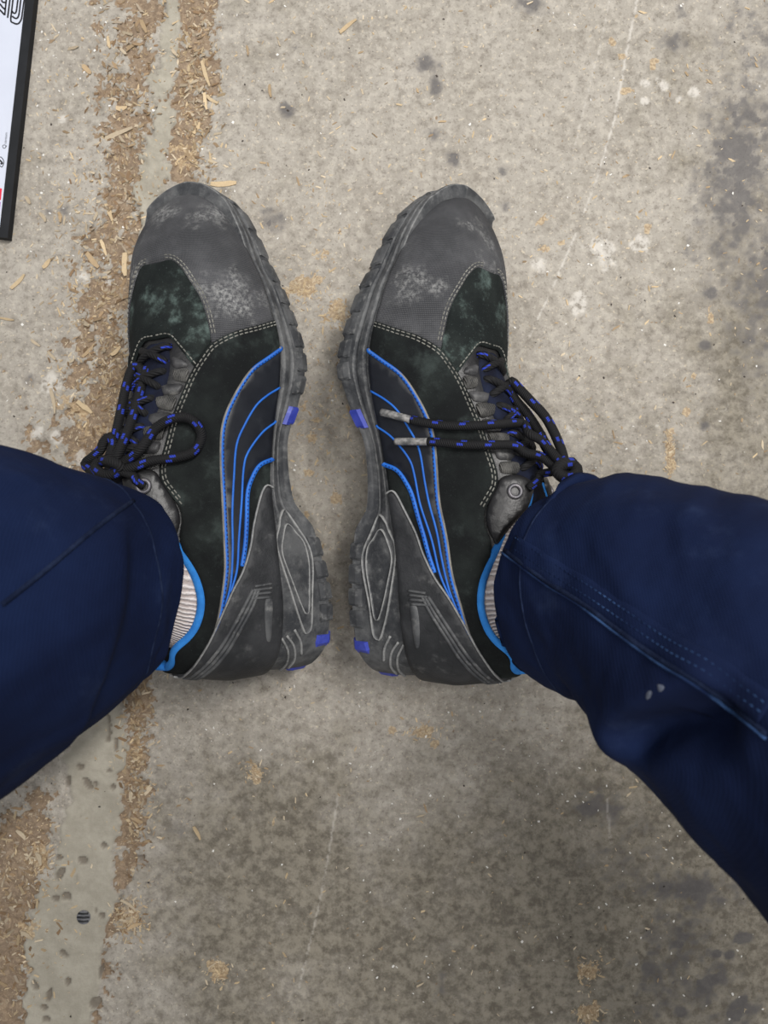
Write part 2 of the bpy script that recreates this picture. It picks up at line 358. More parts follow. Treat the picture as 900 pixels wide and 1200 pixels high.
# thin sawdust clumps, tan
tn = 0
for (x, y, rx, ry, k) in [(358, 338, 22, 14, 1), (394, 365, 16, 15, .9), (372, 330, 10, 14, .8), (350, 430, 12, 8, .6), (365, 555, 10, 8, .7), (340, 590, 6, 8, .6), (358, 605, 8, 8, .6), (393, 585, 10, 10, .7), (365, 515, 10, 8, .6), (410, 480, 8, 8, .5),
                        (300, 906, 12, 13, 1), (332, 890, 12, 7, .7), (257, 1138, 14, 15, 1), (690, 1138, 15, 15, 1), (690, 1190, 15, 13, 1), (497, 858, 14, 8, 1), (510, 873, 8, 7, .8), (460, 855, 8, 14, .6), (322, 960, 5, 12, .6), (446, 1112, 8, 7, .7), (630, 1105, 6, 5, .7),
                        (786, 530, 8, 32, 1), (805, 485, 7, 9, .6), (832, 370, 5, 22, .6), (812, 440, 7, 10, .5), (640, 255, 12, 10, .8), (660, 285, 8, 10, .6), (637, 290, 8, 6, .6), (733, 106, 9, 6, .9), (765, 78, 6, 10, .9), (729, 65, 8, 5, .8), (745, 20, 6, 6, .8), (717, 49, 7, 6, .8), (758, 265, 7, 8, .7),
                        (380, 300, 16, 22, .55), (370, 480, 30, 60, .3), (150, 470, 50, 60, .5), (100, 480, 50, 50, .5), (160, 870, 10, 50, .8), (150, 1075, 16, 14, 1.1), (48, 1010, 12, 20, 1), (35, 1090, 18, 12, .9), (215, 190, 26, 30, .6)]:
    tn = np.maximum(tn, k*blob(x, y, rx, ry))
tan = sst(tn + (n_(150, 71)-0.5)*1.1 + (n_(600, 72, 2)-0.5)*0.5, 0.45, 0.62)
edge = sst(np.minimum.reduce([gx-FX0, FX1-gx, gy-FY0, FY1-gy]), 0.0, 0.03)
gz = (-0.0016*brown + 0.0014*np.maximum(m_strip, m_ridge) - 0.0020*pits + 0.0002*tan + (n_(90, 81)-0.5)*0.0005 - 0.0004)*edge
gz += m_ridge*(n_(150, 83, 4, 0.6)-0.5)*0.0045*edge
gz += brown*(n_(260, 82, 3)-0.5)*0.0030*edge

def _floor():
    t = NT('worn_concrete_floor')
    O = t.tc.outputs['Object']
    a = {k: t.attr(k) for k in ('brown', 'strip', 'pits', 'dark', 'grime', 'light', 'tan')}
    n1 = t.noise(26, 5, 0.62); n2 = t.noise(150, 6, 0.7); n3 = t.noise(520, 3, 0.6); n4 = t.noise(55, 6, 0.7)
    base = t.mix(t.ramp(n1, 0.36, 0.66), (0.295, 0.268, 0.230), (0.350, 0.322, 0.282))
    base = t.mix(t.math('MULTIPLY', t.ramp(n2, 0.51, 0.60), 0.55), base, (0.44, 0.405, 0.350))
    base = t.mix(t.math('MULTIPLY', t.ramp(n2, 0.48, 0.36), 0.60), base, (0.185, 0.163, 0.136))
    base = t.mix(t.math('MULTIPLY', t.ramp(n3, 0.58, 0.70), 0.55), base, (0.12, 0.105, 0.09))
    base = t.mix(t.math('MULTIPLY', t.ramp(t.noise(380, 3, 0.5), 0.63, 0.70), 0.55), base, (0.58, 0.50, 0.38))
    gm_shade = t.math('MULTIPLY', t.ramp(t.math('ADD', a['grime'], t.math('MULTIPLY', t.math('SUBTRACT', n4, 0.5), 0.9)), 0.05, 0.85), 0.80)
    base = t.mix(gm_shade, base, t.mix(t.ramp(t.math('ADD', t.math('MULTIPLY', n2, 0.6), t.math('MULTIPLY', n4, 0.4)), 0.42, 0.58), (0.095, 0.081, 0.060), (0.215, 0.191, 0.148)))
    st = t.mix(t.ramp(n4, 0.35, 0.7), (0.285, 0.262, 0.212), (0.375, 0.348, 0.288))
    base = t.mix(t.math('MULTIPLY', a['strip'], 0.92), base, st)
    bc = t.mix(t.ramp(t.noise(170, 6, 0.7, dist=1.5), 0.35, 0.68), (0.145, 0.094, 0.057), (0.285, 0.203, 0.128))
    bc = t.mix(t.ramp(t.noise(420, 4, 0.6, dist=2.0), 0.58, 0.72), bc, (0.43, 0.335, 0.22))
    base = t.mix(t.math('MULTIPLY', t.ramp(t.math('ADD', a['brown'], t.math('MULTIPLY', t.math('SUBTRACT', n3, 0.5), 0.5)), 0.35, 0.65), 0.85), base, bc)
    base = t.mix(t.math('MULTIPLY', t.ramp(t.math('ADD', a['tan'], t.math('MULTIPLY', t.math('SUBTRACT', n3, 0.5), 0.8)), 0.40, 0.70), 0.75), base, t.mix(t.ramp(n3, 0.4, 0.65), (0.30, 0.21, 0.12), (0.52, 0.40, 0.25)))
    base = t.mix(t.math('MULTIPLY', t.ramp(t.math('ADD', a['dark'], t.math('MULTIPLY', t.math('SUBTRACT', n2, 0.5), t.math('MULTIPLY', 1.6, t.ramp(a['dark'], 0.0, 0.3)))), 0.10, 0.85), 0.80), base, (0.088, 0.083, 0.086))
    base = t.mix(t.math('MULTIPLY', t.math('MULTIPLY', a['light'], t.ramp(n2, 0.36, 0.56)), 0.60), base, (0.62, 0.59, 0.545))
    base = t.mix(t.math('MULTIPLY', a['pits'], 0.8), base, (0.14, 0.118, 0.095))
    h = t.math('ADD', t.math('MULTIPLY', n2, 0.6), t.math('MULTIPLY', n3, 0.35))
    return t.fin(base, t.math('ADD', 0.62, t.math('MULTIPLY', n1, 0.3)), t.bump(h, 0.75, 0.0014), 0.25)
M['floor'] = _floor()
fv = np.stack([gx.ravel(), gy.ravel(), gz.ravel()], 1)
idx = np.arange(nx*ny).reshape(nx, ny)
q = np.stack([idx[:-1, :-1], idx[1:, :-1], idx[1:, 1:], idx[:-1, 1:]], -1).reshape(-1, 4)
B = 4.0; base_n = len(fv)
ox = [-B, FX0, FX1, B]; oy = [-B, FY0, FY1, B]
ov = np.array([[x, y, 0] for x in ox for y in oy])
oq = [[base_n+i*4+j, base_n+(i+1)*4+j, base_n+(i+1)*4+j+1, base_n+i*4+j+1] for i in range(3) for j in range(3) if (i, j) != (1, 1)]
me = bpy.data.meshes.new('floor')
av = np.vstack([fv, ov]); aq = np.vstack([q, np.array(oq)])
me.vertices.add(len(av)); me.vertices.foreach_set('co', av.astype(np.float32).ravel())
me.loops.add(aq.size); me.loops.foreach_set('vertex_index', aq.astype(np.int32).ravel())
me.polygons.add(len(aq)); me.polygons.foreach_set('loop_start', np.arange(0, aq.size, 4, dtype=np.int32))
me.polygons.foreach_set('use_smooth', np.ones(len(aq), bool)) if False else None
me.update(calc_edges=True); me.validate()
me.polygons.foreach_set('use_smooth', [True]*len(me.polygons))
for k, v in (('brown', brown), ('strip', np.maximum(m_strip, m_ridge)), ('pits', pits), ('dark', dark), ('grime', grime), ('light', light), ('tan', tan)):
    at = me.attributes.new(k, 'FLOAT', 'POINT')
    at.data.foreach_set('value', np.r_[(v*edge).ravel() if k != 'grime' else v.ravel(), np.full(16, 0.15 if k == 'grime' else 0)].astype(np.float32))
me.materials.append(M['floor'])
floor = bpy.data.objects.new('floor', me); COL.objects.link(floor)
floor['kind'] = 'structure'; floor['label'] = 'worn stained concrete workshop floor with crumbling filled joint and sawdust'; floor['category'] = 'floor'


# ------------------------------------------------------------------ shoe surfaces
LS = 0.286; YH = -0.0965; NA, NB = 281, 181
_a = np.linspace(0, 1, NA); s_of = lambda a: LS*(1-np.cos(np.pi*a))/2
a_of = lambda s: np.arccos(np.clip(1-2*np.asarray(s)/LS, -1, 1))/np.pi
def tab(S, Y): return pch(a_of(np.array(S)/316.0*LS), np.array(Y)/1000.0)
ST = [0, 6, 15, 30, 55, 90, 125, 160, 195, 225, 250, 270, 285, 298, 308, 316]
fM = tab(ST, [0, 17, 25.5, 31, 34, 33.5, 32, 35, 42, 46.5, 44.5, 39.5, 34, 26, 18, 0])
fL = tab(ST, [0, 15, 23, 30, 36, 39, 43, 47, 51, 49, 44, 38.5, 35, 30, 22, 0])
fC = tab([0, 180, 230, 260, 285, 316], [0, 0, 1, 4, 8, 13])
fHF = tab([0, 60, 110, 150, 200, 250, 290, 316], [38, 37, 34, 30, 26, 25, 28, 34])
fHB = tab([0, 25, 60, 95, 115, 150, 180, 210, 260, 290, 316], [6, 0, 0, 3, 13, 14, 6, 0, 2, 8, 15])
fT = tab([0, 45, 100, 125, 150, 180, 205, 225, 250, 270, 285, 298, 308, 316], [104, 110, 114, 110, 102, 89, 79, 72, 65, 60, 54, 47, 41, 34])

class Pose:
    def __init__(s, mirror, phi, x0, z0, yh):
        s.mx = -1 if mirror else 1; s.phi, s.x0, s.z0, s.yh = phi, x0, z0, yh
    def __call__(s, L):                    # local (s,w,h) -> world
        L = np.asarray(L, float); a = a_of(np.clip(L[..., 0], 0, LS)); p = s.phi(a)
        x = s.x0(a) + L[..., 1]*np.cos(p) - L[..., 2]*np.sin(p)
        z = s.z0(a) + L[..., 1]*np.sin(p) + L[..., 2]*np.cos(p)
        return np.stack([s.mx*x, s.yh + L[..., 0], z], -1)
rad = np.pi/180*1000
POSE_L = Pose(False, tab([0, 110, 220, 316], np.array([50, 46, 33, 24])*rad),
              tab([0, 40, 90, 120, 163, 200, 227, 255, 285, 316], [-51, -56, -63, -68, -76, -84, -92.5, -101.5, -111, -119]),
              tab([0, 110, 220, 316], [27, 30, 33, 30]), YH)
POSE_R = Pose(True, tab([0, 110, 220, 316], np.array([57, 55, 50, 44])*rad),
              tab([0, 40, 90, 120, 163, 200, 227, 255, 285, 316], [4, 1, 2, 4, 3, 0, -7, -15, -24, -35]),
              tab([0, 110, 220, 316], [32, 36, 38, 35]), YH-0.003)

class Surf:
    def __init__(s, P, flip):
        s.P = P; s.na, s.nb = P.shape[:2]
        da = np.gradient(P, axis=0); db = np.gradient(P, axis=1)
        n = np.cross(da, db); n /= np.linalg.norm(n, axis=2)[..., None] + 1e-12
        s.N = n*flip
        s.da = da; s.db = db
    def bil(s, G, ab):
        ab = np.asarray(ab, float)
        x = np.clip(ab[..., 0], 0, 1)*(s.na-1); y = np.clip(ab[..., 1], 0, 1)*(s.nb-1)
        i = np.minimum(x.astype(int), s.na-2); j = np.minimum(y.astype(int), s.nb-2)
        fx = (x-i)[..., None]; fy = (y-j)[..., None]
        return (G[i, j]*(1-fx)*(1-fy) + G[i+1, j]*fx*(1-fy) + G[i, j+1]*(1-fx)*fy + G[i+1, j+1]*fx*fy)
    def pos(s, ab, off=0.0):
        n = s.nor(ab)
        return s.bil(s.P, ab) + n*np.asarray(off)[..., None]
    def nor(s, ab):
        n = s.bil(s.N, ab); return n/(np.linalg.norm(n, axis=-1)[..., None]+1e-12)
    def inv(s, pxy, brange=(0, 1), arange=(0, 1)):    # pixel -> (a,b) on the side that faces the camera
        pxy = np.atleast_2d(np.asarray(pxy, float))
        key = (pxy.tobytes(), brange, arange)
        if not hasattr(s, 'memo'): s.memo = {}; s.masks = {}
        if key in s.memo: return s.memo[key].copy()
        mk = (brange, arange)
        if mk not in s.masks:
            Q = proj(s.P); face = ((np.array([0, 0, H]) - s.P)*s.N).sum(2) > 0
            A, B = np.meshgrid(np.linspace(0, 1, s.na), np.linspace(0, 1, s.nb), indexing='ij')
            ok = face & (B >= brange[0]) & (B <= brange[1]) & (A >= arange[0]) & (A <= arange[1])
            s.masks[mk] = (Q[ok], np.stack([A[ok], B[ok]], 1))
        q, g = s.masks[mk]
        ab = np.array([g[np.argmin(((q-p)**2).sum(1))] for p in pxy])
        lo = np.array([arange[0], brange[0]]); hi = np.array([arange[1], brange[1]]); e = 1e-4
        for _ in range(6):
            f0 = proj(s.bil(s.P, ab)); J = np.stack([(proj(s.bil(s.P, ab+[e, 0]))-f0)/e, (proj(s.bil(s.P, ab+[0, e]))-f0)/e], -1)
            det = np.linalg.det(J); good = np.abs(det) > 1e4
            J[~good] = np.eye(2); st = np.linalg.solve(J, (pxy-f0)[..., None])[..., 0]; st[~good] = 0
            ab = np.clip(ab+np.clip(st, -0.01, 0.01), lo, hi)
        s.memo[key] = ab
        return ab.copy()

fE1 = tab([0, 40, 110, 180, 250, 316], np.array([0.55, 0.6, 0.8, 0.95, 0.85, 0.8])*1000)
def upper_surface(pose):
    a = _a[:, None]*np.ones((1, NB)); b = np.ones((NA, 1))*np.linspace(0, 1, NB)[None]
    t = b*np.pi; s = s_of(a); c = fC(a); e1 = fE1(a)
    ct = np.cos(t); m = fM(a); l = fL(a)
    w = c + np.where(ct >= 0, m, l)*np.sign(ct)*np.abs(ct)**e1
    h = fHF(a) + (fT(a)-fHF(a))*np.sin(t)**0.95
    # the heel wall bulges back and leans forward at the top
    sb = -0.0005*np.sin(np.clip((h-0.036)/0.055, 0, 1)*np.pi)*np.clip(1-s/0.05, 0, 1) + 0.010*np.clip((h-0.060)/0.05, 0, 1)*np.clip(1-s/0.05, 0, 1)
    return Surf(pose(np.stack([s+sb, w, h], -1)), 1 if pose.mx > 0 else -1)

NU = 401
def sole_ring():
    n = NU//2
    a = np.linspace(0, 1, n+1); s = s_of(a)
    med = np.stack([s, fC(a)+fM(a)], 1); lat = np.stack([s, fC(a)-fL(a)], 1)[::-1]
    R = np.vstack([med, lat[1:]])             # closed, last == first
    T = np.gradient(R, axis=0); T[0] = T[-1] = R[1]-R[-2]
    n2 = np.stack([-T[:, 1], T[:, 0]], 1); n2 /= np.linalg.norm(n2, axis=1)[:, None]
    return R, n2                               # n2 points outward (medial = +w)
RING, RN = sole_ring()
# sidewall layers: v, outward offset (mm), height fraction from feather (1) to bottom (0)
fF1 = tab([0, 30, 70, 95, 120, 200], np.array([3.6, 1.2, -0.4, -1.0, -4.0, 0.0]))   # how far the lower wall flares
LAYERS = [(0.00, -7.0, 1.03), (0.06, -0.4, 1.06), (0.11, 1.4, 1.07), (0.17, 2.2, 1.0), (0.24, 2.3, 0.92), (0.28, 1.1, 0.88), (0.33, 1.3, 0.84),
          (0.38, 2.7, 0.78), (0.50, 3.1, 0.62), (0.56, 2.0, 0.56), (0.61, 2.2, 0.51), (0.67, 3.5, 0.45), (0.82, 3.9, 0.20), (0.92, 3.0, 0.05), (1.00, 0.0, 0.0)]
def sole_surface(pose):
    v = [q[0] for q in LAYERS]; d = pch(v, [q[1] for q in LAYERS]); f = pch(v, [q[2] for q in LAYERS])
    vs = np.linspace(0, 1, 61)
    P = []
    aa = a_of(np.clip(RING[:, 0], 0, LS))
    flare = fF1(aa)*1000 - 2.6
    dsm = pch([0, .06, .17, .5, .9, 1], [-7, -.4, 1.9, 3.2, 3.4, 0.5])
    kg = np.clip((RING[:, 0]/LS*316-92)/22, 0, 1); toe = 9.5*np.clip((RING[:, 0]/LS*316-268)/40, 0, 1)**1.3
    for q in vs:
        k = min(1.0, max(0.0, (q-0.2)/0.5))
        off = (d(q)*kg + dsm(q)*(1-kg) + toe*min(1.0, q/0.1) + flare*k*(1-0.5*max(0, (q-0.8)/0.2)))/1000.0
        R = RING + RN*off[..., None] if np.ndim(off) else RING + RN*off
        h = fHB(aa) + (fHF(aa)-fHB(aa))*f(q)
        P.append(pose(np.stack([R[:, 0], R[:, 1], h], -1)))
    return Surf(np.stack(P, 1), -1 if pose.mx > 0 else 1)

UL, SL = upper_surface(POSE_L), sole_surface(POSE_L)
UR, SR = upper_surface(POSE_R), sole_surface(POSE_R)
# ------------------------------------------------------------------ shoe details: curves traced as (a,b) on the upper
ARC, GIR = 0.36, 0.19
def abc(pts, n, **k): return UL.inv(crom(pts, n), **k)
def off_px(pts, d, n):                     # parallel curve
    C = crom(pts, n); T = np.gradient(C, axis=0); T /= np.linalg.norm(T, axis=1)[:, None]
    return C + np.stack([-T[:, 1], T[:, 0]], 1)*d
QF = [(323, 375), (312, 378), (296.7, 382.6), (272.6, 389.5), (248.5, 403), (234.7, 420.5), (222.6, 441), (212, 465), (202, 490), (193, 522), (187, 546), (188.4, 564), (197, 578), (209, 594), (212, 610), (210, 628), (213, 646)]
CAPB = [(190, 311), (203, 308), (214, 317), (224, 332.6), (234.7, 351.6), (241.6, 372), (246.7, 398)]
THR = [(186, 398), (200, 396.5), (210.6, 408), (227.8, 430)]
COLP = [(202.7, 762), (215, 753), (227.5, 740), (235, 721), (236.5, 699), (231, 678), (222, 660), (213, 648), (196, 626), (176, 607), (158, 590), (149, 575), (149, 563)]
S1 = [(325, 409), (311, 419), (293, 432.7), (279, 452), (265, 479), (258, 504), (256.7, 539), (259, 589), (261, 632), (262, 667), (258, 703), (252.5, 731), (246, 748)]
S2 = [(322, 454), (307.6, 463), (295, 475), (282.7, 496.7), (273, 521.6), (270, 560.7), (268.4, 603), (269, 646), (266.7, 685), (260, 712)]
S3 = [(319, 493), (302, 507), (286, 530), (281, 550), (279, 589), (276, 632), (274, 667), (267, 694)]
S4 = [(316, 537.5), (300.4, 544.7), (291.6, 559), (286, 578), (285, 610), (283.4, 639), (280, 664)]
HC = [(315, 573), (307, 569.5), (302, 576), (298, 589), (292, 615.5), (288, 642), (280, 669), (269, 691), (255.5, 720), (242, 749), (224.4, 774), (204, 790)]
TAB = [(150, 562), (163, 551), (182, 553), (190, 566), (200, 582), (208, 598), (210, 612), (207, 625), (204, 632), (190, 618), (172, 602), (156, 586)]
WEBS = [[(203, 434), (222, 432), (220, 449), (204, 446)], [(184, 465), (208, 464), (203, 483), (184, 478)], [(170, 500), (196, 499), (191, 516), (169, 514)], [(160, 534), (184, 534), (183, 548), (160, 549)]]
BLKS = [[(200, 418), (216, 421), (222, 430), (203, 432)], [(189, 451), (217, 450), (210, 463), (191, 463)], [(176, 484), (202, 483), (196, 498), (174, 497)], [(165, 518), (190, 517), (185, 532), (163, 532)]]

colab = abc(COLP, 60, brange=(0.02, 0.49)); colab = colab[np.argsort(colab[:, 0])]
a_heel = np.array([[0.0, 0.345], [0.05, 0.340], [0.09, 0.330]])
_ca = np.r_[a_heel[:, 0], colab[colab[:, 0] > 0.12][:, 0]]; _cb = np.r_[a_heel[:, 1], colab[colab[:, 0] > 0.12][:, 1]]
_ker = np.ones(5)/5
A_OPEN = float(_ca[-1]) + 0.004
_cg = np.linspace(0, A_OPEN, 90); _cv = np.interp(_cg, _ca, _cb)
_cv = np.convolve(np.pad(_cv, 4, mode='edge'), np.ones(9)/9, 'valid')
def bc(a): return np.interp(a, np.r_[_cg, A_OPEN+0.012], np.r_[_cv, 0.5])

def pip(P, poly):                          # points in polygon
    x, y = P[:, 0], P[:, 1]; n = len(poly); ins = np.zeros(len(P), bool)
    for i in range(n):
        x1, y1 = poly[i]; x2, y2 = poly[(i+1) % n]
        if y1 == y2: continue
        c = ((y1 > y) != (y2 > y)) & (x < (x2-x1)*(y-y1)/(y2-y1) + x1)
        ins ^= c
    return ins
def pdist(P, poly):
    d = np.full(len(P), 1e9); n = len(poly)
    for i in range(n):
        a = poly[i]; b = poly[(i+1) % n]; e = b-a; L2 = (e*e).sum()
        if L2 < 1e-14: continue
        t = np.clip(((P-a)@e)/L2, 0, 1); q = a + t[:, None]*e
        d = np.minimum(d, np.linalg.norm(P-q, axis=1))
    return d
SC = np.array([ARC, GIR])
_cdt_cache = {}
def panel(name, surf, key, ab, thick, mat, parent, base=0.0, step=0.0032, bev=0.0011, puff=0.0, uvs=True, label=None):
    if key not in _cdt_cache:
        P = np.asarray(ab)*SC
        L = np.r_[P, P[:1]]; l = np.r_[0, np.cumsum(np.linalg.norm(np.diff(L, axis=0), axis=1))]
        n = max(12, int(l[-1]/0.0016)); q = np.linspace(0, l[-1], n, endpoint=False)
        P = np.stack([np.interp(q, l, L[:, k]) for k in (0, 1)], 1)
        T = np.roll(P, -1, 0)-np.roll(P, 1, 0); nn = np.stack([-T[:, 1], T[:, 0]], 1); nn /= np.linalg.norm(nn, axis=1)[:, None]+1e-12
        ctr = []
        for sg in (1, -1):
            ctr.append(P[::1] + sg*nn*bev)
        ctr = np.vstack(ctr)
        k = pip(ctr, P); ctr = ctr[k]; ctr = ctr[pdist(ctr, P) > bev*0.8]
        lo, hi = P.min(0), P.max(0)
        g = np.stack(np.meshgrid(np.arange(lo[0], hi[0], step), np.arange(lo[1], hi[1], step), indexing='ij'), -1).reshape(-1, 2)
        g = g + rng.uniform(-0.15, 0.15, g.shape)*step
        g = g[pip(g, P)] if len(g) else g
        if len(g): g = g[pdist(g, P) > bev*1.9]
        allp = np.vstack([P, ctr, g])
        v, e, f, *_ = geometry.delaunay_2d_cdt([Vector(p) for p in allp], [(i, (i+1) % n) for i in range(n)], [], 0, 1e-7)
        V = np.array([[p.x, p.y] for p in v]); d = pdist(V, P)
        f = np.array([tuple(t) for t in f]); f = f[pip(V[f].mean(1), P)]
        _cdt_cache[key] = (V, [tuple(t) for t in f.tolist()], d)
    V, f, d = _cdt_cache[key]
    t = np.clip(d/bev, 0, 1); t = np.sqrt(1-(1-t)**2)
    off = base - 0.0006 + (thick+0.0006)*t + puff*np.clip(d/0.006, 0, 1)
    W = surf.pos(V/SC, off)
    o = new_obj(name, W, f, mat, parent, uv=V, label=label)
    # orient outward
    me = o.data
    nrm = np.array([p.normal[:] for p in me.polygons]); cen = np.array([V[list(t)].mean(0) for t in f])/SC
    if len(nrm) and (nrm*surf.nor(cen)).sum() < 0: me.flip_normals()
    return o
def smooth_poly(px, n=60, **k): return UL.inv(crom(px, n, closed=True), **k)
def round_quad(q, n=36):
    q = np.array(q, float); c = q.mean(0); out = []
    for i in range(4):
        p0, p1, p2 = q[i-1], q[i], q[(i+1) % 4]
        out += [p1+(p0-p1)*0.22, p1+(p0-p1)*0.06+(p2-p1)*0.06, p1+(p2-p1)*0.22]
    return np.array(out)

def ribbon_geo(surf, ab, width, height, base=0.0, closed=False, prof=None):
    ab = np.asarray(ab); P = surf.pos(ab, np.full(len(ab), base)); N = surf.nor(ab)
    T = (np.roll(P, -1, 0)-np.roll(P, 1, 0)) if closed else np.gradient(P, axis=0)
    T /= np.linalg.norm(T, axis=1)[:, None]+1e-12
    Bn = np.cross(N, T); Bn /= np.linalg.norm(Bn, axis=1)[:, None]+1e-12
    pr = prof or [(-0.5, -0.4), (-0.46, 0.55), (-0.25, 0.92), (0, 1.0), (0.25, 0.92), (0.46, 0.55), (0.5, -0.4)]
    V = np.stack([P + Bn*(x*width) + N*(y*height) for x, y in pr], 1)
    m = len(pr); n = len(P)
    f = grid_faces(n, m)
    if closed: f += [((n-1)*m+j, (n-1)*m+j+1, j+1, j) for j in range(m-1)]
    else: f += [tuple(range(m)), tuple((n-1)*m+j for j in range(m))[::-1]]
    return V.reshape(-1, 3), f
def ribbon(name, surf, ab, width, height, mat, parent, base=0.0, closed=False, prof=None, label=None):
    V, f = ribbon_geo(surf, ab, width, height, base, closed, prof)
    o = new_obj(name, V, f, mat, parent, label=label); return recalc(o)
def stitches(name, surf, curves, mat, parent, base, pitch=0.0033, ln=0.0023, w=0.00075, hgt=0.0005):
    V = []; Fc = []
    for ab in curves:
        ab = np.asarray(ab); P = surf.pos(ab, np.full(len(ab), base)); l = np.r_[0, np.cumsum(np.linalg.norm(np.diff(P, axis=0), axis=1))]
        k = 0.0006
        while k + ln < l[-1]:
            q = np.array([k, k+ln*0.3, k+ln*0.7, k+ln])
            aa = np.stack([np.interp(q, l, ab[:, 0]), np.interp(q, l, ab[:, 1])], 1)
            v, f = ribbon_geo(surf, aa, w, hgt, base, prof=[(-0.5, -0.3), (-0.35, 0.7), (0, 1), (0.35, 0.7), (0.5, -0.3)])
            v = v.reshape(4, 5, 3); v[0] -= 0.6*hgt*surf.nor(aa[0]); v[3] -= 0.6*hgt*surf.nor(aa[3])
            b0 = sum(len(x) for x in V); V.append(v.reshape(-1, 3)); Fc += [tuple(b0+i for i in t) for t in f]
            k += pitch
    if not V: return None
    o = new_obj(name, np.vstack(V), Fc, mat, parent); o['kind'] = 'stuff'; return recalc(o)

# ---- shared (a,b) curves
c_qf = abc(QF, 110, brange=(0, 0.49)); c_qf[0, 1] = 0.0; c_qf[1, 1] *= 0.5
c_cap = abc(CAPB, 50, brange=(0, 0.5)); c_thr = abc(THR, 30, brange=(0, 0.5))
c_hc = abc(HC, 90, brange=(0, 0.49))
c_s1 = abc(S1, 120, brange=(0, 0.49)); c_s2 = abc(S2, 90, brange=(0, 0.49)); c_s3 = abc(S3, 80, brange=(0, 0.49)); c_s4 = abc(S4, 70, brange=(0, 0.49))
c_tab = smooth_poly(TAB, 70, brange=(0, 0.5))
def flipb(ab): ab = np.array(ab); ab[:, 1] = 1-ab[:, 1]; return ab
def seg_b0(a0, a1, b=0.0, n=30): return np.stack([np.linspace(a0, a1, n), np.full(n, b)], 1)

# polygons
aq = c_qf[0, 0]                                        # where the quarter seam meets the sole
kq = np.argmin(((c_qf-c_cap[-1])**2*SC**2).sum(1))     # cap seam meets quarter seam
cap_left = np.vstack([c_qf[:kq+1]+[0, 0], c_cap[::-1]])
cap_left[:kq+1, 0] -= 0.004
cap_left = cap_left[cap_left[:, 1] < 0.497]
cap_poly = np.vstack([seg_b0(0.985, aq-0.004, 0.0), cap_left, flipb(cap_left)[::-1], seg_b0(aq-0.004, 0.985, 1.0), np.stack([np.full(60, 0.985), np.linspace(1, 0, 60)], 1)])
kt = np.argmin(((c_qf-c_thr[-1])**2*SC**2).sum(1))
vl = np.vstack([c_thr, c_qf[kt:kq:-1], c_cap[::-1]+[0.010, 0]])
vl = vl[vl[:, 1] < 0.497]
vamp_poly = np.vstack([vl, flipb(vl)[::-1]])
ke = len(c_qf)-1
colq = np.stack([np.linspace(c_qf[ke, 0], 0.0, 70), bc(np.linspace(c_qf[ke, 0], 0.0, 70))-0.006], 1)
quarter_poly = np.vstack([c_qf, colq, seg_b0(0.0, aq, 0.0, 60)[1:]*[1, 1]])
quarter_poly = np.vstack([c_qf, colq, np.stack([np.zeros(10), np.linspace(colq[-1, 1], 0, 10)], 1)[1:], seg_b0(0.0, aq, 0.0, 60)[1:]])
k4 = np.argmin(((c_hc-c_s4[-1])**2*SC**2).sum(1)); k1 = np.argmin(((c_hc-c_s1[-1])**2*SC**2).sum(1))
form_poly = np.vstack([c_s1, c_hc[k4:k1][::-1], c_s4[::-1], seg_b0(c_s4[0, 0], c_s1[0, 0], 0.0)])
hc_poly = np.vstack([c_hc[c_hc[:, 0] > 0.02], [[0.0, c_hc[-1, 1]]], np.stack([np.zeros(8), np.linspace(c_hc[-1, 1], 0, 8)], 1)[1:], seg_b0(0, c_hc[0, 0], 0.0, 40)[1:]])
q_d1 = UL.inv(off_px(QF[:-3], 3.2, 140)[3:], brange=(0, 0.49)); q_d2 = UL.inv(off_px(QF[:-3], 6.6, 140)[3:], brange=(0, 0.49))
if np.mean(off_px(QF, 5, 50)[:, 1]) < np.mean(np.array(QF)[:, 1]):
    q_d1 = UL.inv(off_px(QF[:-3], -3.2, 140)[3:], brange=(0, 0.49)); q_d2 = UL.inv(off_px(QF[:-3], -6.6, 140)[3:], brange=(0, 0.49))
cap_d1 = UL.inv(off_px(CAPB, -3, 60)[4:], brange=(0, 0.5)); cap_d2 = UL.inv(off_px(CAPB, -6.2, 60)[4:], brange=(0, 0.5))
thr_d = UL.inv(off_px(THR, -3.0, 40), brange=(0, 0.5))
lace_rows = [(422, 197, 176), (452, 190, 165), (484, 176, 153), (517, 165, 146), (540, 160, 141)]

def sole_pt(pose, u, d, hrel):             # local point beside the sole ring; u in [0,1], d outward mm, hrel mm above bottom
    x = np.asarray(u, float)*(NU-1); i = np.minimum(x.astype(int), NU-2); f = (x-i)[..., None]
    R = RING[i]*(1-f)+RING[i+1]*f; n = RN[i]*(1-f)+RN[i+1]*f; n /= np.linalg.norm(n, axis=-1)[..., None]
    a = a_of(np.clip(R[..., 0], 0, LS)); fl = fF1(a)*1000-2.6
    R = R + n*((np.asarray(d)+fl+9.5*np.clip((R[..., 0]/LS*316-268)/40, 0, 1)**1.3)/1000.0)[..., None]
    return pose(np.stack([R[..., 0], R[..., 1], fHB(a)+np.asarray(hrel)/1000.0], -1))
def lug(name, pose, u0, u1, mat, parent, prof, taper=0.12, label=None):
    us = np.array([u0, u0+(u1-u0)*taper, u1-(u1-u0)*taper, u1]); V = []
    for k, u in enumerate(us):
        for (d, h) in prof:
            e = 0.8 if k in (0, 3) and h < 6 else 0
            V.append(sole_pt(pose, u, d-e, h+e*0.6))
    m = len(prof); f = grid_faces(4, m, True) + [tuple(range(m)), tuple(3*m+j for j in range(m))[::-1]]
    return recalc(new_obj(name, np.array(V), f, mat, parent, smooth=False, label=label))
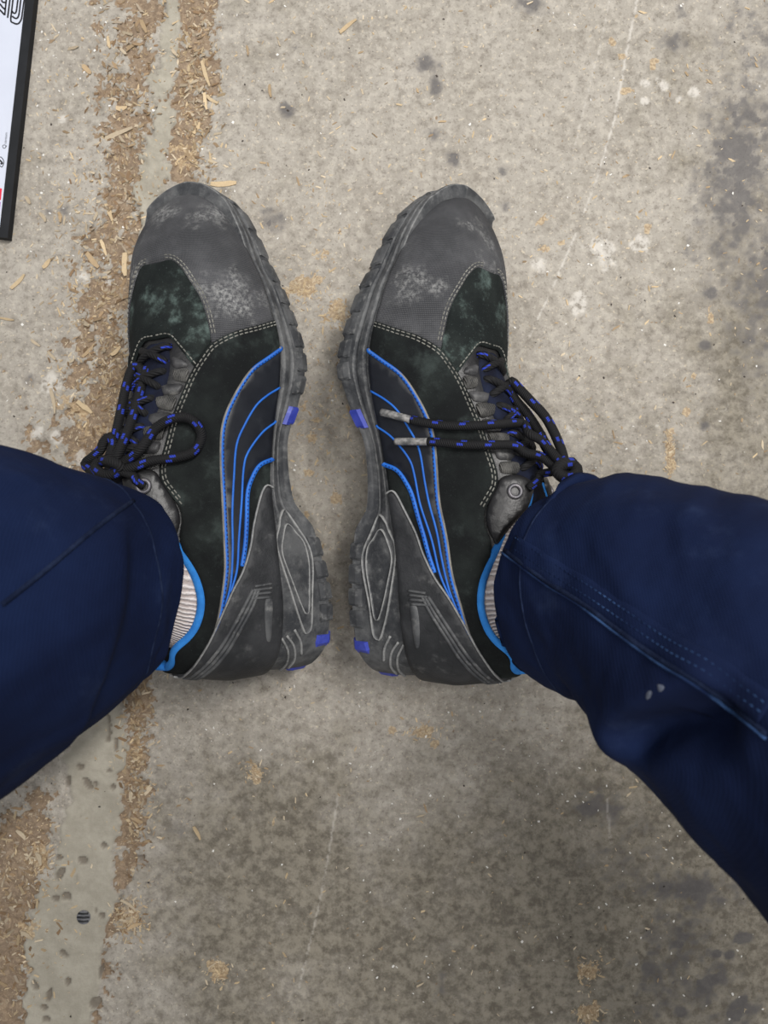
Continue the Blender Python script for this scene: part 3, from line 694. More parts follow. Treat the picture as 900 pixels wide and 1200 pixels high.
LUGP = [(-13, 1), (-13, -2.6), (1.5, -2.6), (4.2, -0.8), (5.3, 5.0), (4.9, 8.6), (2.5, 9.2)]

def torus_geo(c, n, R, r, m=20, k=8):
    n = n/np.linalg.norm(n); x = np.cross(n, [0.3, 0.8, 0.1]); x /= np.linalg.norm(x); y = np.cross(n, x)
    V = []
    for i in range(m):
        t = 2*math.pi*i/m; d = x*math.cos(t)+y*math.sin(t)
        for j in range(k):
            p = 2*math.pi*j/k; V.append(c + d*(R+r*math.cos(p)) + n*(r*math.sin(p)))
    f = [(i*k+j, ((i+1) % m)*k+j, ((i+1) % m)*k+(j+1) % k, i*k+(j+1) % k) for i in range(m) for j in range(k)]
    return np.array(V), f

def build_shoe(pose, U, S, label):
    org = U.P[NA//2, NB//2].copy(); org[2] = 0.0
    e = empty('safety_shoe', org, label, 'shoe', 'worn safety shoes')
    # --- base upper with the foot opening
    nbh = 46; V = []
    for half in (0, 1):
        for a in _a[::2]:
            bm = min(0.5, float(bc(a))) if a < A_OPEN+0.012 else 0.5
            b = np.linspace(0, bm, nbh); b = 1-b if half else b
            V.append(U.pos(np.stack([np.full(nbh, a), b], 1), np.zeros(nbh)))
    V = np.array(V); n1 = len(_a[::2])
    f = grid_faces(n1, nbh) + [tuple(i+n1*nbh for i in t) for t in grid_faces(n1, nbh)]
    o = new_obj('upper_shell', V.reshape(-1, 3), f, M['leather'], e)
    bmm = bmesh.new(); bmm.from_mesh(o.data); bmesh.ops.remove_doubles(bmm, verts=bmm.verts, dist=1e-5); bmesh.ops.recalc_face_normals(bmm, faces=bmm.faces); bmm.to_mesh(o.data); bmm.free()
    # inner lining wall below the collar
    V = []; nl = 8
    aa = np.linspace(0.0, A_OPEN, 60)
    ring = np.vstack([np.stack([aa[::-1], bc(aa[::-1])], 1), np.stack([aa, 1-bc(aa)], 1)[1:]])
    P0 = U.pos(ring, np.full(len(ring), 0.0004)); Nn = U.nor(ring)
    cen = pose(np.array([0.075, 0.0, 0.05]))
    V = [P0]
    for k in range(1, nl):
        t = k/(nl-1); V.append(P0 - Nn*0.005*min(1, t*3) + (cen-P0)*0.55*t*t + np.array([0, 0, 0]))
    new_obj('collar_lining', np.stack(V, 1).reshape(-1, 3), grid_faces(len(ring), nl), M['base'], e)
    rc = U.pos(crom(ring, 150), np.full(150, 0.0002))
    for _ in range(30):
        w_ = np.exp(-((np.arange(150)-74.5)/14.0)**2)[1:-1, None]; rc[1:-1] += w_*((rc[:-2]+rc[2:])/2-rc[1:-1])
    rim, rf, _ = tube_geo(rc, 0.0026, 8)
    recalc(new_obj('collar_rim', rim, rf, M['bluerim'], e, label='bright blue padded collar edge'))
    # --- tongue
    tg = np.array([[0.66, 0.5], [0.655, 0.45], [0.60, 0.405], [0.50, 0.395], [0.42, 0.39], [0.34, 0.38], [0.30, 0.40], [0.285, 0.5]])
    at = float(UL.inv([(186, 402)], brange=(0.3, 0.5))[0, 0]); tg[:, 0] = 0.285 + (tg[:, 0]-0.285)*(at-0.285)/(0.66-0.285)
    tg = crom(np.vstack([tg, flipb(tg)[::-1][1:-1]]), 100, closed=True)
    panel('tongue', U, 'tongue', tg, 0.0006, M['tongue'], e, base=0.0004, puff=0.0010, label='navy textile tongue under the laces')
    # --- panels, lowest first
    panel('vamp', U, 'vamp', vamp_poly, 0.0012, M['vamp'], e, base=0.0014, label='faded dark green suede vamp')
    tc = panel('toe_cap', U, 'cap', cap_poly, 0.0011, M['cap'], e, base=0.0022, label='scuffed grey textured toe cap')
    for sd in (0, 1):
        fb = flipb if sd else (lambda x: x)
        K = 'l' if sd else 'm'
        qp = panel('quarter', U, 'q'+K, fb(quarter_poly), 0.0010, M['suede'], e, base=0.0030, label='black green suede side quarter')
        fp = panel('side_strip', U, 'f'+K, fb(form_poly), 0.0006, M['gloss'], e, base=0.0036, label='smooth black side strip swooping to the heel')
        ribbon('grey_edge', U, fb(c_s1+np.array([0.0, 0.0045])), 0.0011, 0.0011, M['greyedge'], fp, 0.0040)
        ribbon('blue_stripe', U, fb(c_s1[:-2]), 0.0023, 0.0010, M['blue'], fp, 0.0042)
        for cc in (c_s2, c_s3): ribbon('blue_stripe', U, fb(cc), 0.00125, 0.0006, M['blue'], fp, 0.0042)
        ribbon('blue_stripe', U, fb(c_s4), 0.0026, 0.0010, M['blue'], fp, 0.0042)
        stitches('blue_stitching', U, [fb(c_s1[2:-3]+np.array([0, -0.002])), fb(c_s4[2:])], M['bluethread'], fp, 0.0050, 0.0024, 0.0012, 0.0009, 0.0004)
        stitches('quarter_stitching', U, [fb(q_d1), fb(q_d2)], M['thread'], qp, 0.0040)
        stitches('cap_stitching', U, [fb(cap_d1), fb(cap_d2)], M['thread'], tc, 0.0033, 0.0030, 0.0022)
        stitches('throat_stitching', U, [fb(thr_d)], M['thread'], e, 0.0026, 0.0030, 0.0022)
        # heel counter with its relief
        hp = panel('heel_counter', U, 'h'+K, fb(hc_poly), 0.0014, M['rubber_dark'], e, base=0.0042, label='dark textured rubber heel counter')
        for (p, q) in (((293, 687), (312, 684)), ((291.5, 691.5), (312, 689)), ((290, 696), (312, 694)), ((288.5, 700.5), (311, 699))):
            ribbon('ridge', U, fb(UL.inv(crom([p, q], 8))), 0.0015, 0.0010, M['lug'], hp, 0.0056)
        panel('ridge_tab', U, 'rt'+K, fb(smooth_poly([(304, 703), (314, 701), (314.5, 722), (313, 744), (309, 749), (305, 742)], 40)), 0.0010, M['lug'], hp, base=0.0054)
        for d in (0, 4.2, 8.0):
            ribbon('ridge', U, fb(UL.inv(crom([(291+d*.8, 691), (283+d, 706+d*.3), (272+d, 726+d*.4), (256+d, 752+d*.5), (238+d, 772+d*.4), (216+d, 788+d*.2)], 40), brange=(0.005, 0.49))), 0.0021, 0.0012, M['lug'], hp, 0.0054)
        ribbon('heel_edge', U, fb(c_hc), 0.0011, 0.0008, M['rubber_light'], hp, 0.0054)
        # leather lace tab with metal eyelet
        tb = panel('lace_tab', U, 't'+K, fb(c_tab), 0.0013, M['leather'], e, base=0.0036, puff=0.0010, label='black leather lace tab')
        ec = UL.inv([(171, 571)])[0:1]; ec = fb(ec)
        V, f = torus_geo(U.pos(ec, np.array([0.0062]))[0], U.nor(ec)[0], 0.0034, 0.0012)
        recalc(new_obj('eyelet', V, f, M['metal'], tb, label='grey metal eyelet ring'))
        for k, wq in enumerate(WEBS):
            panel('webbing_loop', U, 'w%d' % k+K, fb(UL.inv(round_quad(wq), brange=(0, 0.5))), 0.0012, M['web'], e, base=0.0016, puff=0.0006)
        for k, wq in enumerate(BLKS):
            panel('eyelet_block', U, 'b%d' % k+K, fb(UL.inv(round_quad(wq), brange=(0, 0.5))), 0.0010, M['block'], e, base=0.0010, puff=0.0004)
    # --- sole
    P = S.P; n = P.shape[0]; vcut = 35
    m1 = P[:-1, :vcut+1]
    f = [((i*(vcut+1)+j), (((i+1) % (n-1))*(vcut+1)+j), (((i+1) % (n-1))*(vcut+1)+j+1), (i*(vcut+1)+j+1)) for i in range(n-1) for j in range(vcut)]
    mid = recalc(new_obj('midsole', m1.reshape(-1, 3), f, M['rubber'], e, label='worn grey rubber midsole wall'))
    m2 = P[:-1, vcut:]; w2 = m2.shape[1]
    f = [((i*w2+j), (((i+1) % (n-1))*w2+j), (((i+1) % (n-1))*w2+j+1), (i*w2+j+1)) for i in range(n-1) for j in range(w2-1)]
    hn = (n-1)//2
    f += [(i*w2+w2-1, (i+1)*w2+w2-1, ((n-1-i-1) % (n-1))*w2+w2-1, ((n-1-i) % (n-1))*w2+w2-1) for i in range(1, hn-1)]
    outs = recalc(new_obj('outsole', m2.reshape(-1, 3), f, M['rubber'], e, label='worn grey rubber outsole'))
    smid = RING[:, 0]/LS
    # lugs all round forefoot and heel
    arc = np.r_[0, np.cumsum(np.linalg.norm(np.diff(RING, axis=0), axis=1))]; tot = arc[-1]
    pos = 0.004; uu = np.linspace(0, 1, NU)
    while pos < tot-0.006:
        L_ = 0.0105 if rng.random() < 0.6 else 0.012
        u0 = np.interp(pos, arc, uu); u1 = np.interp(pos+L_, arc, uu); sm = np.interp(pos+L_/2, arc, smid)
        med = pos < tot/2
        if (sm > 0.60 or sm < 0.30) and not (med and sm < 0.085): lug('tread_lug', pose, u0, u1, M['lug'], outs, LUGP)
        pos += L_+0.0028
    # blue inserts
    def u_at(sfrac): k = np.argmin(np.abs(smid[:NU//2]-sfrac)); return uu[k]
    lug('blue_insert', pose, u_at(0.520), u_at(0.562), M['nub'], outs, [(-8, 3), (-8, -2.4), (1.5, -2.4), (4.6, -0.5), (5.4, 6), (4.0, 8)], label='violet blue sole insert')
    lug('blue_insert', pose, u_at(0.0), u_at(0.075), M['nub'], outs, [(-8, 3), (-8, -2.4), (1.5, -2.4), (4.6, 0.5), (5.0, 9), (3.0, 11)], label='violet blue heel insert')
    # heel pod diamonds on the side wall
    D1 = [(332, 598), (346, 616), (360, 638), (365.5, 660), (365, 700), (364, 733), (359, 741), (354, 735.5), (339, 690), (324.4, 642), (326, 618)]
    D2 = [(335.5, 614.4), (346, 625), (355.5, 637), (361, 660), (361.5, 690), (361, 713), (358, 719), (353, 711), (341, 680), (330, 649), (331, 628)]
    for D, w in ((D1, 0.0014), (D2, 0.0010)):
        ab = SL.inv(crom(D, 90, closed=True), brange=(0.1, 0.97), arange=(0, 0.5))
        for ff in (lambda x: x, lambda x: np.stack([1-x[:, 0], x[:, 1]], 1)):
            ribbon('diamond_ridge', S, ff(ab), w, 0.0013, M['rubber_light'], mid, 0.0002, closed=True)
    for C in ([(336, 745), (344, 757), (345, 772), (338, 782)], [(330, 748), (337, 762), (336, 776), (328, 786)], [(345, 738), (352, 752), (353, 766)]):
        ab = SL.inv(crom(C, 24), brange=(0.03, 0.97), arange=(0, 0.5))
        ribbon('heel_rib', S, ab, 0.0016, 0.0012, M['rubber_light'], mid, 0.0)
    # --- criss-cross lacing over the tongue
    ln = new_lace_rows(U, e)
    return e

def new_lace_rows(U, e):
    V = []; Fc = []; UVs = []; nn = 0
    for k, (y, xm, xr) in enumerate(lace_rows):
        m = UL.inv([(xm, y)], brange=(0.2, 0.5))[0]
        a0, b0 = m
        d = 0.030 if k % 2 == 0 else -0.004
        t = np.linspace(0, 1, 22)
        for (sa, sb) in ((0, 0.022), (0.022, 0)):
            ab = np.stack([a0 + sa*(1-t) + sb*t - 0.004, b0 + (1-2*b0)*t], 1)
            of = 0.0026 + 0.0022*np.sin(np.pi*t) - 0.0028*np.exp(-(np.minimum(t, 1-t)/0.05)**2)
            v, f, uv = tube_geo(U.pos(ab, of), 0.0021, 8, 0.7); uv = uv*[0.42, 1]+[0.0045, 0]
            Fc += [tuple(i+nn for i in q) for q in f]; V.append(v); UVs.append(uv+[0.005*k, 0]); nn += len(v)
    return recalc(new_obj('lacing', np.vstack(V), Fc, M['lace'], e, uv=np.vstack(UVs), label='black lace with blue flecks crossing the tongue'))

def lace(name, C, parent, label=None, r=0.0027, n=None):
    C = np.asarray(C); L = np.linalg.norm(np.diff(C, axis=0), axis=1).sum()
    C = crom(C, n or max(20, int(L/0.0016)))
    v, f, uv = tube_geo(C, r, 12)
    return recalc(new_obj(name, v, f, M['lace'], parent, uv=uv, label=label))
def on(U, px, py, off=0.003):               # point resting on the upper
    ab = U.inv([(px, py)]); return U.pos(ab, np.array([off]))[0]
def up(px, py, z): return unproj(px, py, z)

shoe_l = build_shoe(POSE_L, UL, SL, 'worn black and grey work shoe whose lace bow has two open loops')
shoe_r = build_shoe(POSE_R, UR, SR, 'worn black and grey work shoe with two loose lace ends lying across its side')
# left bow
KL = (126, 547)
lace('lace_loop', [up(124, 548, .112), up(133, 520, .110), up(142, 480, .103), up(148, 452, .097), up(155, 432, .094), up(163, 430, .095), up(167, 440, .098), up(163, 462, .103), up(155, 490, .109), up(146, 517, .113), up(138, 540, .116), up(130, 549, .115)], shoe_l, 'standing loop of the lace bow')
lace('lace_loop', [up(126, 549, .114), up(146, 541, .118), up(165, 526, .1225), on(UL, 185, 506, .006), on(UL, 203, 494, .0085), on(UL, 219, 492, .008), on(UL, 230, 503, .0075), on(UL, 231, 516, .0075), on(UL, 222, 530, .0075), on(UL, 205, 537, .0075), on(UL, 180, 542, .008), up(155, 548, .121), up(132, 553, .116)], shoe_l, 'lace loop lying on the suede side')
lace('lace_end', [up(128, 550, .116), up(138, 532, .119), up(150, 505, .115), up(158, 482, .110), up(166, 455, .104), up(172, 432, .098)], shoe_l)
lace('lace_end', [up(133, 555, .118), up(118, 556, .115), up(104, 549, .110), up(100, 543, .108), up(108, 536, .109), up(118, 527, .110), up(121, 519, .110), up(128, 512, .110), up(133, 520, .112), up(128, 536, .114)], shoe_l)
lace('lace_knot', [up(120, 540, .113), up(130, 541, .120), up(140, 546, .121), up(138, 554, .119), up(126, 557, .118), up(116, 553, .115), up(112, 547, .113), up(118, 541, .112)], shoe_l, 'knot of the bow', r=0.0031)
lace('lace_tail', [on(UL, 171, 571, .006), on(UL, 165, 564, .009), up(157, 558, .1215), up(142, 553, .119), up(130, 549, .116)], shoe_l, r=0.0024)
# right bow
lace('lace_loop', [up(664, 549, .120), up(655, 520, .108), up(640, 490, .098), up(622, 470, .093), up(608, 455, .089), up(600, 447, .088), up(597, 452, .086), up(603, 467, .086), up(618, 485, .088), up(631, 505, .091), up(643, 527, .104), up(658, 549, .118)], shoe_r, 'narrow standing loop of the lace bow', r=0.0028)
e1 = lace('lace_end', [up(662, 550, .124), up(650, 534, .118), up(635, 517, .113), up(620, 508, .1115), on(UR, 600, 503.5, .0075), on(UR, 578, 502.5, .0072), on(UR, 555, 502, .0078), on(UR, 530, 500, .0078), on(UR, 508, 496, .0078), on(UR, 488, 491, .0072)], shoe_r, 'loose lace end lying over the side strip', r=0.0026)
e2 = lace('lace_end', [up(660, 555, .125), up(648, 546, .118), up(634, 535, .1125), up(615, 530, .1115), on(UR, 595, 527, .0078), on(UR, 570, 524, .0072), on(UR, 545, 522, .0075), on(UR, 525, 519, .0078), on(UR, 507, 517, .0072)], shoe_r, 'loose lace end lying over the side strip', r=0.0026)
for q, pts in ((e1, [(490, 491.5), (473, 486), (455, 481)]), (e2, [(509, 517.3), (490, 516.6), (471, 516)])):
    v, f, uv = tube_geo(crom([on(UR, x, y, .0072) for x, y in pts], 14), 0.0022, 10)
    recalc(new_obj('aglet', v, f, M['aglet'], q, label='grey plastic lace tip'))
lace('lace_knot', [up(671, 543, .122), up(660, 544, .126), up(653, 551, .127), up(660, 559, .127), up(670, 559, .126), up(676, 551, .123), up(670, 544, .122)], shoe_r, 'knot of the bow', r=0.0034)
lace('lace_tail', [on(UR, 612, 575, .006), on(UR, 618, 566, .009), up(632, 556, .110), up(648, 553, .118), up(660, 552, .123)], shoe_r, r=0.0024)
lace('lace_tail', [up(664, 556, .122), up(650, 540, .110), up(638, 522, .100), up(634, 508, .097)], shoe_r, r=0.0026)

# ------------------------------------------------------------------ seated person: socks and navy trousers
person = empty('person', (0.0, -0.25, 0.0), 'person sitting in navy blue work trousers and pale socks, knees apart, soles turned inward', 'person')

def leg_surface(stn, n_t=300, n_r=200, upv=(0, 1, 0)):
    C = np.array([s[0] for s in stn], float); r1 = np.array([s[1] for s in stn]); r2 = np.array([s[2] for s in stn])
    D = np.c_[C, r1, r2]; l = np.r_[0, np.cumsum(np.linalg.norm(np.diff(C, axis=0), axis=1))]
    G0 = crom(D, 1600); q_ = np.linspace(0, 1, n_t)**1.4*1599; G = np.stack([np.interp(q_, np.arange(1600), G0[:, k]) for k in range(5)], 1); C = G[:, :3]; r1 = G[:, 3]; r2 = G[:, 4]
    T = np.gradient(C, axis=0); T /= np.linalg.norm(T, axis=1)[:, None]
    for _ in range(6): T[1:-1] = (T[:-2]+2*T[1:-1]+T[2:])/4
    T /= np.linalg.norm(T, axis=1)[:, None]
    E1 = np.zeros_like(C); v = np.array(upv, float)
    for i in range(n_t):
        v = v - T[i]*np.dot(v, T[i]); v /= np.linalg.norm(v); E1[i] = v
    E2 = np.cross(T, E1)
    th = np.linspace(0, 2*np.pi, n_r+1)
    P = C[:, None] + r1[:, None, None]*np.cos(th)[None, :, None]*E1[:, None] + r2[:, None, None]*np.sin(th)[None, :, None]*E2[:, None]
    return P, C
def outward(P, C):
    S = Surf(P, 1)
    if ((P - C[:, None])*S.N).sum() < 0: S.N = -S.N
    # periodic seam normals
    return S
def seg_sd(Q, poly):                        # distance, side and arc fraction against a pixel polyline
    poly = np.asarray(poly, float); d = np.full(Q.shape[:-1], 1e9); sd = np.zeros(Q.shape[:-1]); fr = np.zeros(Q.shape[:-1])
    n = len(poly)-1
    for i in range(n):
        a = poly[i]; e = poly[i+1]-a; L2 = (e*e).sum()
        t = np.clip(((Q-a)@e)/L2, 0, 1); q = a + t[..., None]*e; dd = np.linalg.norm(Q-q, axis=-1)
        cr = e[0]*(Q[..., 1]-a[1]) - e[1]*(Q[..., 0]-a[0])
        k = dd < d; d = np.where(k, dd, d); sd = np.where(k, np.sign(cr), sd); fr = np.where(k, (i+t)/n, fr)
    return d*sd, fr
def fold(P, S, poly, amp, w_steep, w_soft, side=1, dip=0.0):   # cloth lapping over itself along a line
    Q = proj(P); view = np.array([0, 0, H])-P
    face = np.clip((view*S.N).sum(2)/np.linalg.norm(view, axis=2)*4, 0, 1)
    ok = (P[..., 2] < H-0.10)
    d, fr = seg_sd(Q, crom(poly, 24)); d = d*side
    ends = np.clip(np.minimum(fr, 1-fr)*5, 0, 1)
    e = np.clip(-d/w_steep, 0, 1); e = e*e*(3-2*e)
    prof = np.where(d > 0, np.exp(-(d/w_soft)**2), (1-e) - dip*e*np.exp(-np.clip(-d-w_steep, 0, 1e9)**2/(2*40.0**2)))
    D = amp*prof*ends*face*ok
    for _ in range(6):
        D[1:-1] = (D[:-2]+D[1:-1]*2+D[2:])/4
        E = D[:, :-1]; E = (np.roll(E, 1, 1)+2*E+np.roll(E, -1, 1))/4; D = np.concatenate([E, E[:, :1]], 1)
    return P + S.N*D[..., None]
def wrinkle(P, S, seed, amp, scale):
    n = vnoise(P[..., 0]+P[..., 2]*0.7+5, P[..., 1]+P[..., 2]*0.4+5, scale, seed, 3)-0.5
    n[:, -1] = n[:, 0]
    return P + S.N*(amp*n)[..., None]

KL_, KR_ = (-0.335, -0.115, 0.455), (0.345, -0.150, 0.450)
LEG_L = [((-0.1420, -0.0440, 0.118), 0.0525, 0.044), ((-0.149, -0.042, 0.130), 0.056, 0.047), ((-0.164, -0.044, 0.155), 0.068, 0.052), ((-0.192, -0.049, 0.200), 0.083, 0.060), ((-0.245, -0.070, 0.300), 0.086, 0.070), ((-0.295, -0.10, 0.39), 0.085, 0.074),
         ((-0.335, -0.135, 0.452), 0.080, 0.078), ((-0.320, -0.20, 0.472), 0.080, 0.080), ((-0.22, -0.33, 0.475), 0.088, 0.088), ((-0.10, -0.47, 0.48), 0.10, 0.10), ((0.0, -0.54, 0.49), 0.10, 0.10)]
LEG_R = [((0.0950, -0.0395, 0.117), 0.052, 0.044), ((0.103, -0.041, 0.130), 0.058, 0.047), ((0.122, -0.042, 0.155), 0.060, 0.052), ((0.158, -0.066, 0.200), 0.072, 0.062), ((0.230, -0.128, 0.300), 0.086, 0.074), ((0.29, -0.155, 0.39), 0.085, 0.076),
         ((0.335, -0.180, 0.448), 0.080, 0.078), ((0.32, -0.240, 0.470), 0.080, 0.080), ((0.22, -0.34, 0.475), 0.088, 0.088), ((0.10, -0.47, 0.48), 0.10, 0.10), ((0.0, -0.54, 0.49), 0.10, 0.10)]
FOLD_L = [(154, 586), (140, 640), (138, 700), (118, 772), (82, 856), (50, 900)]
FOLD_R = [(860, 800), (820, 812), (775, 828), (742, 844), (729, 860), (732, 878), (745, 900)]; FSIDE = 1
legs = {}
for sd, stn in (('l', LEG_L), ('r', LEG_R)):
    P, C = leg_surface(stn)
    S = outward(P, C)
    P = wrinkle(P, S, 5 if sd == 'l' else 9, 0.010, 16); P = wrinkle(P, S, 6, 0.004, 45)
    S = outward(P, C)
    if sd == 'l':
        P = fold(P, S, FOLD_L, 0.007, 8, 70, 1)
        P = fold(P, S, [(205, 640), (190, 700), (192, 780)], 0.002, 10, 12, 1)
    else:
        P = fold(P, S, FOLD_R, 0.0095, 12, 50, FSIDE, 2.2)
        P = fold(P, S, [(640, 640), (690, 612), (760, 598), (850, 612)], 0.003, 30, 30, 1)
    S = outward(P, C); legs[sd] = (P, C, S)
V = []; Fc = []; b0 = 0
for sd in ('l', 'r'):
    P, C, S = legs[sd]; nt, nr = P.shape[:2]
    inner = P[:30] - S.N[:30]*0.0016      # turned-in hem, gives the cloth its thickness
    A = np.concatenate([inner[::-1], P], 0)
    V.append(A.reshape(-1, 3)); Fc += [tuple(b0+i for i in t) for t in grid_faces(len(A), nr)]; b0 += A.shape[0]*nr
trous = new_obj('trousers', np.vstack(V), Fc, M['trouser'], person, label='navy blue cotton work trousers')
recalc(trous)
def px_ribbon(name, S, pts, width, height, mat, base=0.0, n=60):
    ab = S.inv(crom(pts, n), arange=(0.0, 0.6)); return ribbon(name, S, ab, width, height, mat, trous, base)
SLg, SRg = legs['l'][2], legs['r'][2]
px_ribbon('side_seam', SLg, [(156, 587), (128, 607), (100, 629), (50, 671), (2, 709)], 0.0022, 0.0012, M['seam'], 0.0)
px_ribbon('side_seam', SRg, [(592, 645), (642, 682), (681, 706), (719.6, 735), (772.8, 773), (816, 797), (860, 829), (898, 861)], 0.0024, 0.0010, M['seam'], 0.0)
px_ribbon('felled_seam', SRg, [(600, 640), (650, 672), (690, 695), (730, 722), (783, 758), (830, 782), (872, 812), (899, 832)], 0.0120, 0.0007, M['trouser'], 0.0)
for dy in (-22, -8):
    ab = SRg.inv(crom([(604, 652+dy), (652, 684+dy), (690, 708+dy), (730, 735+dy), (783, 771+dy), (830, 797+dy), (872, 827+dy), (899, 847+dy)], 140), arange=(0.0, 0.6))
    stitches('seam_stitching', SRg, [ab], M['seamlight'], trous, 0.0006, 0.0030, 0.0019, 0.0006, 0.0004)
px_ribbon('seam_edge', SRg, [(589, 648), (642, 687), (681, 711), (719.6, 740), (772.8, 779), (816, 803), (860, 834), (898, 866)], 0.0011, 0.0014, M['seamlight'], 0.0)
for k, q in enumerate(([(768, 800), (776, 800), (781, 806), (778, 812), (770, 812)], [(757, 809), (764, 808), (766, 816), (761, 822), (755, 819)])):
    panel('dust_mark', SRg, 'dm%d' % k, SRg.inv(crom(q, 24, closed=True), arange=(0.0, 0.6)), 0.0004, M['stain'], trous, bev=0.0006, step=0.002)
for S in (SLg, SRg):
    ab = np.stack([np.full(200, 0.065), np.linspace(0, 1, 200)], 1)
    ribbon('hem_stitching', S, ab, 0.0010, 0.0006, M['seam'], trous, 0.0)
for pose, U in ((POSE_L, UL), (POSE_R, UR)):
    rings = [(0.076, 0, 0.040, 0.050, 0.027), (0.070, 0.001, 0.058, 0.0495, 0.0285), (0.064, 0.001, 0.073, 0.0505, 0.0275), (0.064, 0.000, 0.092, 0.0465, 0.0265), (0.066, -0.001, 0.112, 0.040, 0.030), (0.066, -0.012, 0.140, 0.038, 0.031)]
    G = crom([list(r) for r in rings], 50); th = np.linspace(0, 2*np.pi, 61)
    cs = np.cos(th); pw = np.where(cs < 0, 0.72, 1.0); sq = lambda v: np.sign(v)*np.abs(v)**pw
    Lc = np.stack([G[:, 0:1]+G[:, 3:4]*sq(np.cos(th)), G[:, 1:2]+G[:, 4:5]*sq(np.sin(th)), G[:, 2:3]+0*th], -1)
    P = pose(Lc); uv = np.stack([G[:, 2:3]+0*th, np.broadcast_to(th*0.035, (50, 61))], -1).reshape(-1, 2)
    recalc(new_obj('sock', P.reshape(-1, 3), grid_faces(50, 61), M['sock'], person, uv=uv, label='pale beige ribbed knit sock'))

# body: one continuous figure seated behind the camera, leaning forward, hands resting on the thighs
def skin_figure(name, chains, mat, parent, sub=2, label=None):
    bm = bmesh.new(); lay = bm.verts.layers.skin.verify(); reg = {}
    def vert(key, co, r):
        if key in reg: return reg[key]
        v = bm.verts.new(Vector(co)-person.location); v[lay].radius = (r if isinstance(r, tuple) else (r, r)); reg[key] = v; return v
    first = True
    for ch in chains:
        prev = None
        for (k, co, r) in ch:
            v = vert(k, co, r)
            if first: v[lay].use_root = True; first = False
            if prev is not None and prev != v and not bm.edges.get((prev, v)): bm.edges.new((prev, v))
            prev = v
    me = bpy.data.meshes.new(name); bm.to_mesh(me); bm.free(); me.materials.append(mat)
    o = bpy.data.objects.new(name, me); COL.objects.link(o); o.parent = parent
    m = o.modifiers.new('skin', 'SKIN'); m.use_smooth_shade = True
    o.modifiers.new('sub', 'SUBSURF').levels = sub; o.modifiers['sub'].render_levels = sub
    if label: o['label'] = label
    return o
M['skin'] = simple('skin', (0.50, 0.30, 0.22), (0.55, 0.34, 0.26), 40, 0.55, 0.1); M['hair'] = simple('brown_hair', (0.035, 0.022, 0.014), (0.06, 0.04, 0.025), 200, 0.6, 0.6)
M['jacket'] = simple('navy_jacket_cotton', (0.0055, 0.011, 0.036), (0.009, 0.017, 0.055), 20, 0.9, 0.3, 400, 0.12)
pel = [('pelvis', (0, -0.54, 0.50), 0.11)]
body = [pel + [('belly', (0, -0.50, 0.63), 0.105), ('chest', (0, -0.42, 0.80), 0.115), ('neck0', (0, -0.34, 0.94), 0.062), ('neck1', (0, -0.30, 0.99), 0.056), ('jaw', (0, -0.255, 1.02), 0.070), ('head', (0, -0.235, 1.10), 0.095), ('crown', (0, -0.25, 1.165), 0.060)],
        [('jaw', 0, 0), ('nose', (0, -0.165, 1.055), 0.016)]]
for sg in (-1, 1):
    k = str(sg)
    sh = LEG_L if sg < 0 else LEG_R
    kn = np.array(sh[6][0]); an = np.array(sh[1][0])
    body.append(pel + [('hip'+k, (sg*0.10, -0.48, 0.485), 0.075), ('thigh'+k, (sg*0.215, -0.335, 0.475), 0.068), ('knee'+k, tuple(kn), 0.055), ('calf'+k, tuple(kn*0.6+an*0.4), 0.048), ('ankle'+k, tuple(an), 0.032)])
    body.append([('chest', 0, 0), ('shoulder'+k, (sg*0.185, -0.40, 0.865), 0.058), ('elbow'+k, (sg*0.30, -0.50, 0.66), 0.042), ('wrist'+k, (sg*0.262, -0.325, 0.592), 0.028), ('palm'+k, (sg*0.266, -0.275, 0.585), (0.030, 0.016))])
    for fi, (dx, l) in enumerate(((-0.027, 0.072), (-0.009, 0.082), (0.009, 0.076), (0.027, 0.060))):
        b = np.array([sg*0.268+dx, -0.245, 0.582])
        body.append([('palm'+k, 0, 0), (f'f{fi}a'+k, tuple(b), 0.0095), (f'f{fi}b'+k, tuple(b+[dx*0.15, l*0.5, -0.006]), 0.0085), (f'f{fi}c'+k, tuple(b+[dx*0.2, l, -0.024]), 0.007)])
    b = np.array([sg*0.232, -0.285, 0.578]); body.append([('palm'+k, 0, 0), ('t0'+k, tuple(b), 0.011), ('t1'+k, tuple(b+[-sg*0.012, 0.030, -0.006]), 0.0095), ('t2'+k, tuple(b+[-sg*0.016, 0.055, -0.014]), 0.008)])
    body.append([('head', 0, 0), ('ear'+k, (sg*0.088, -0.25, 1.075), 0.016)])
bo = skin_figure('body', body, M['skin'], person)
jk = [[('pelvis', (0, -0.545, 0.52), 0.135), ('belly', (0, -0.50, 0.63), 0.130), ('chest', (0, -0.42, 0.80), 0.140), ('collar', (0, -0.355, 0.925), 0.080)]]
for sg in (-1, 1):
    k = str(sg); jk.append([('chest', 0, 0), ('shoulder'+k, (sg*0.188, -0.40, 0.865), 0.074), ('elbow'+k, (sg*0.302, -0.50, 0.66), 0.058), ('cuff'+k, (sg*0.264, -0.335, 0.594), 0.042)])
skin_figure('jacket', jk, M['jacket'], person, label='navy work jacket')
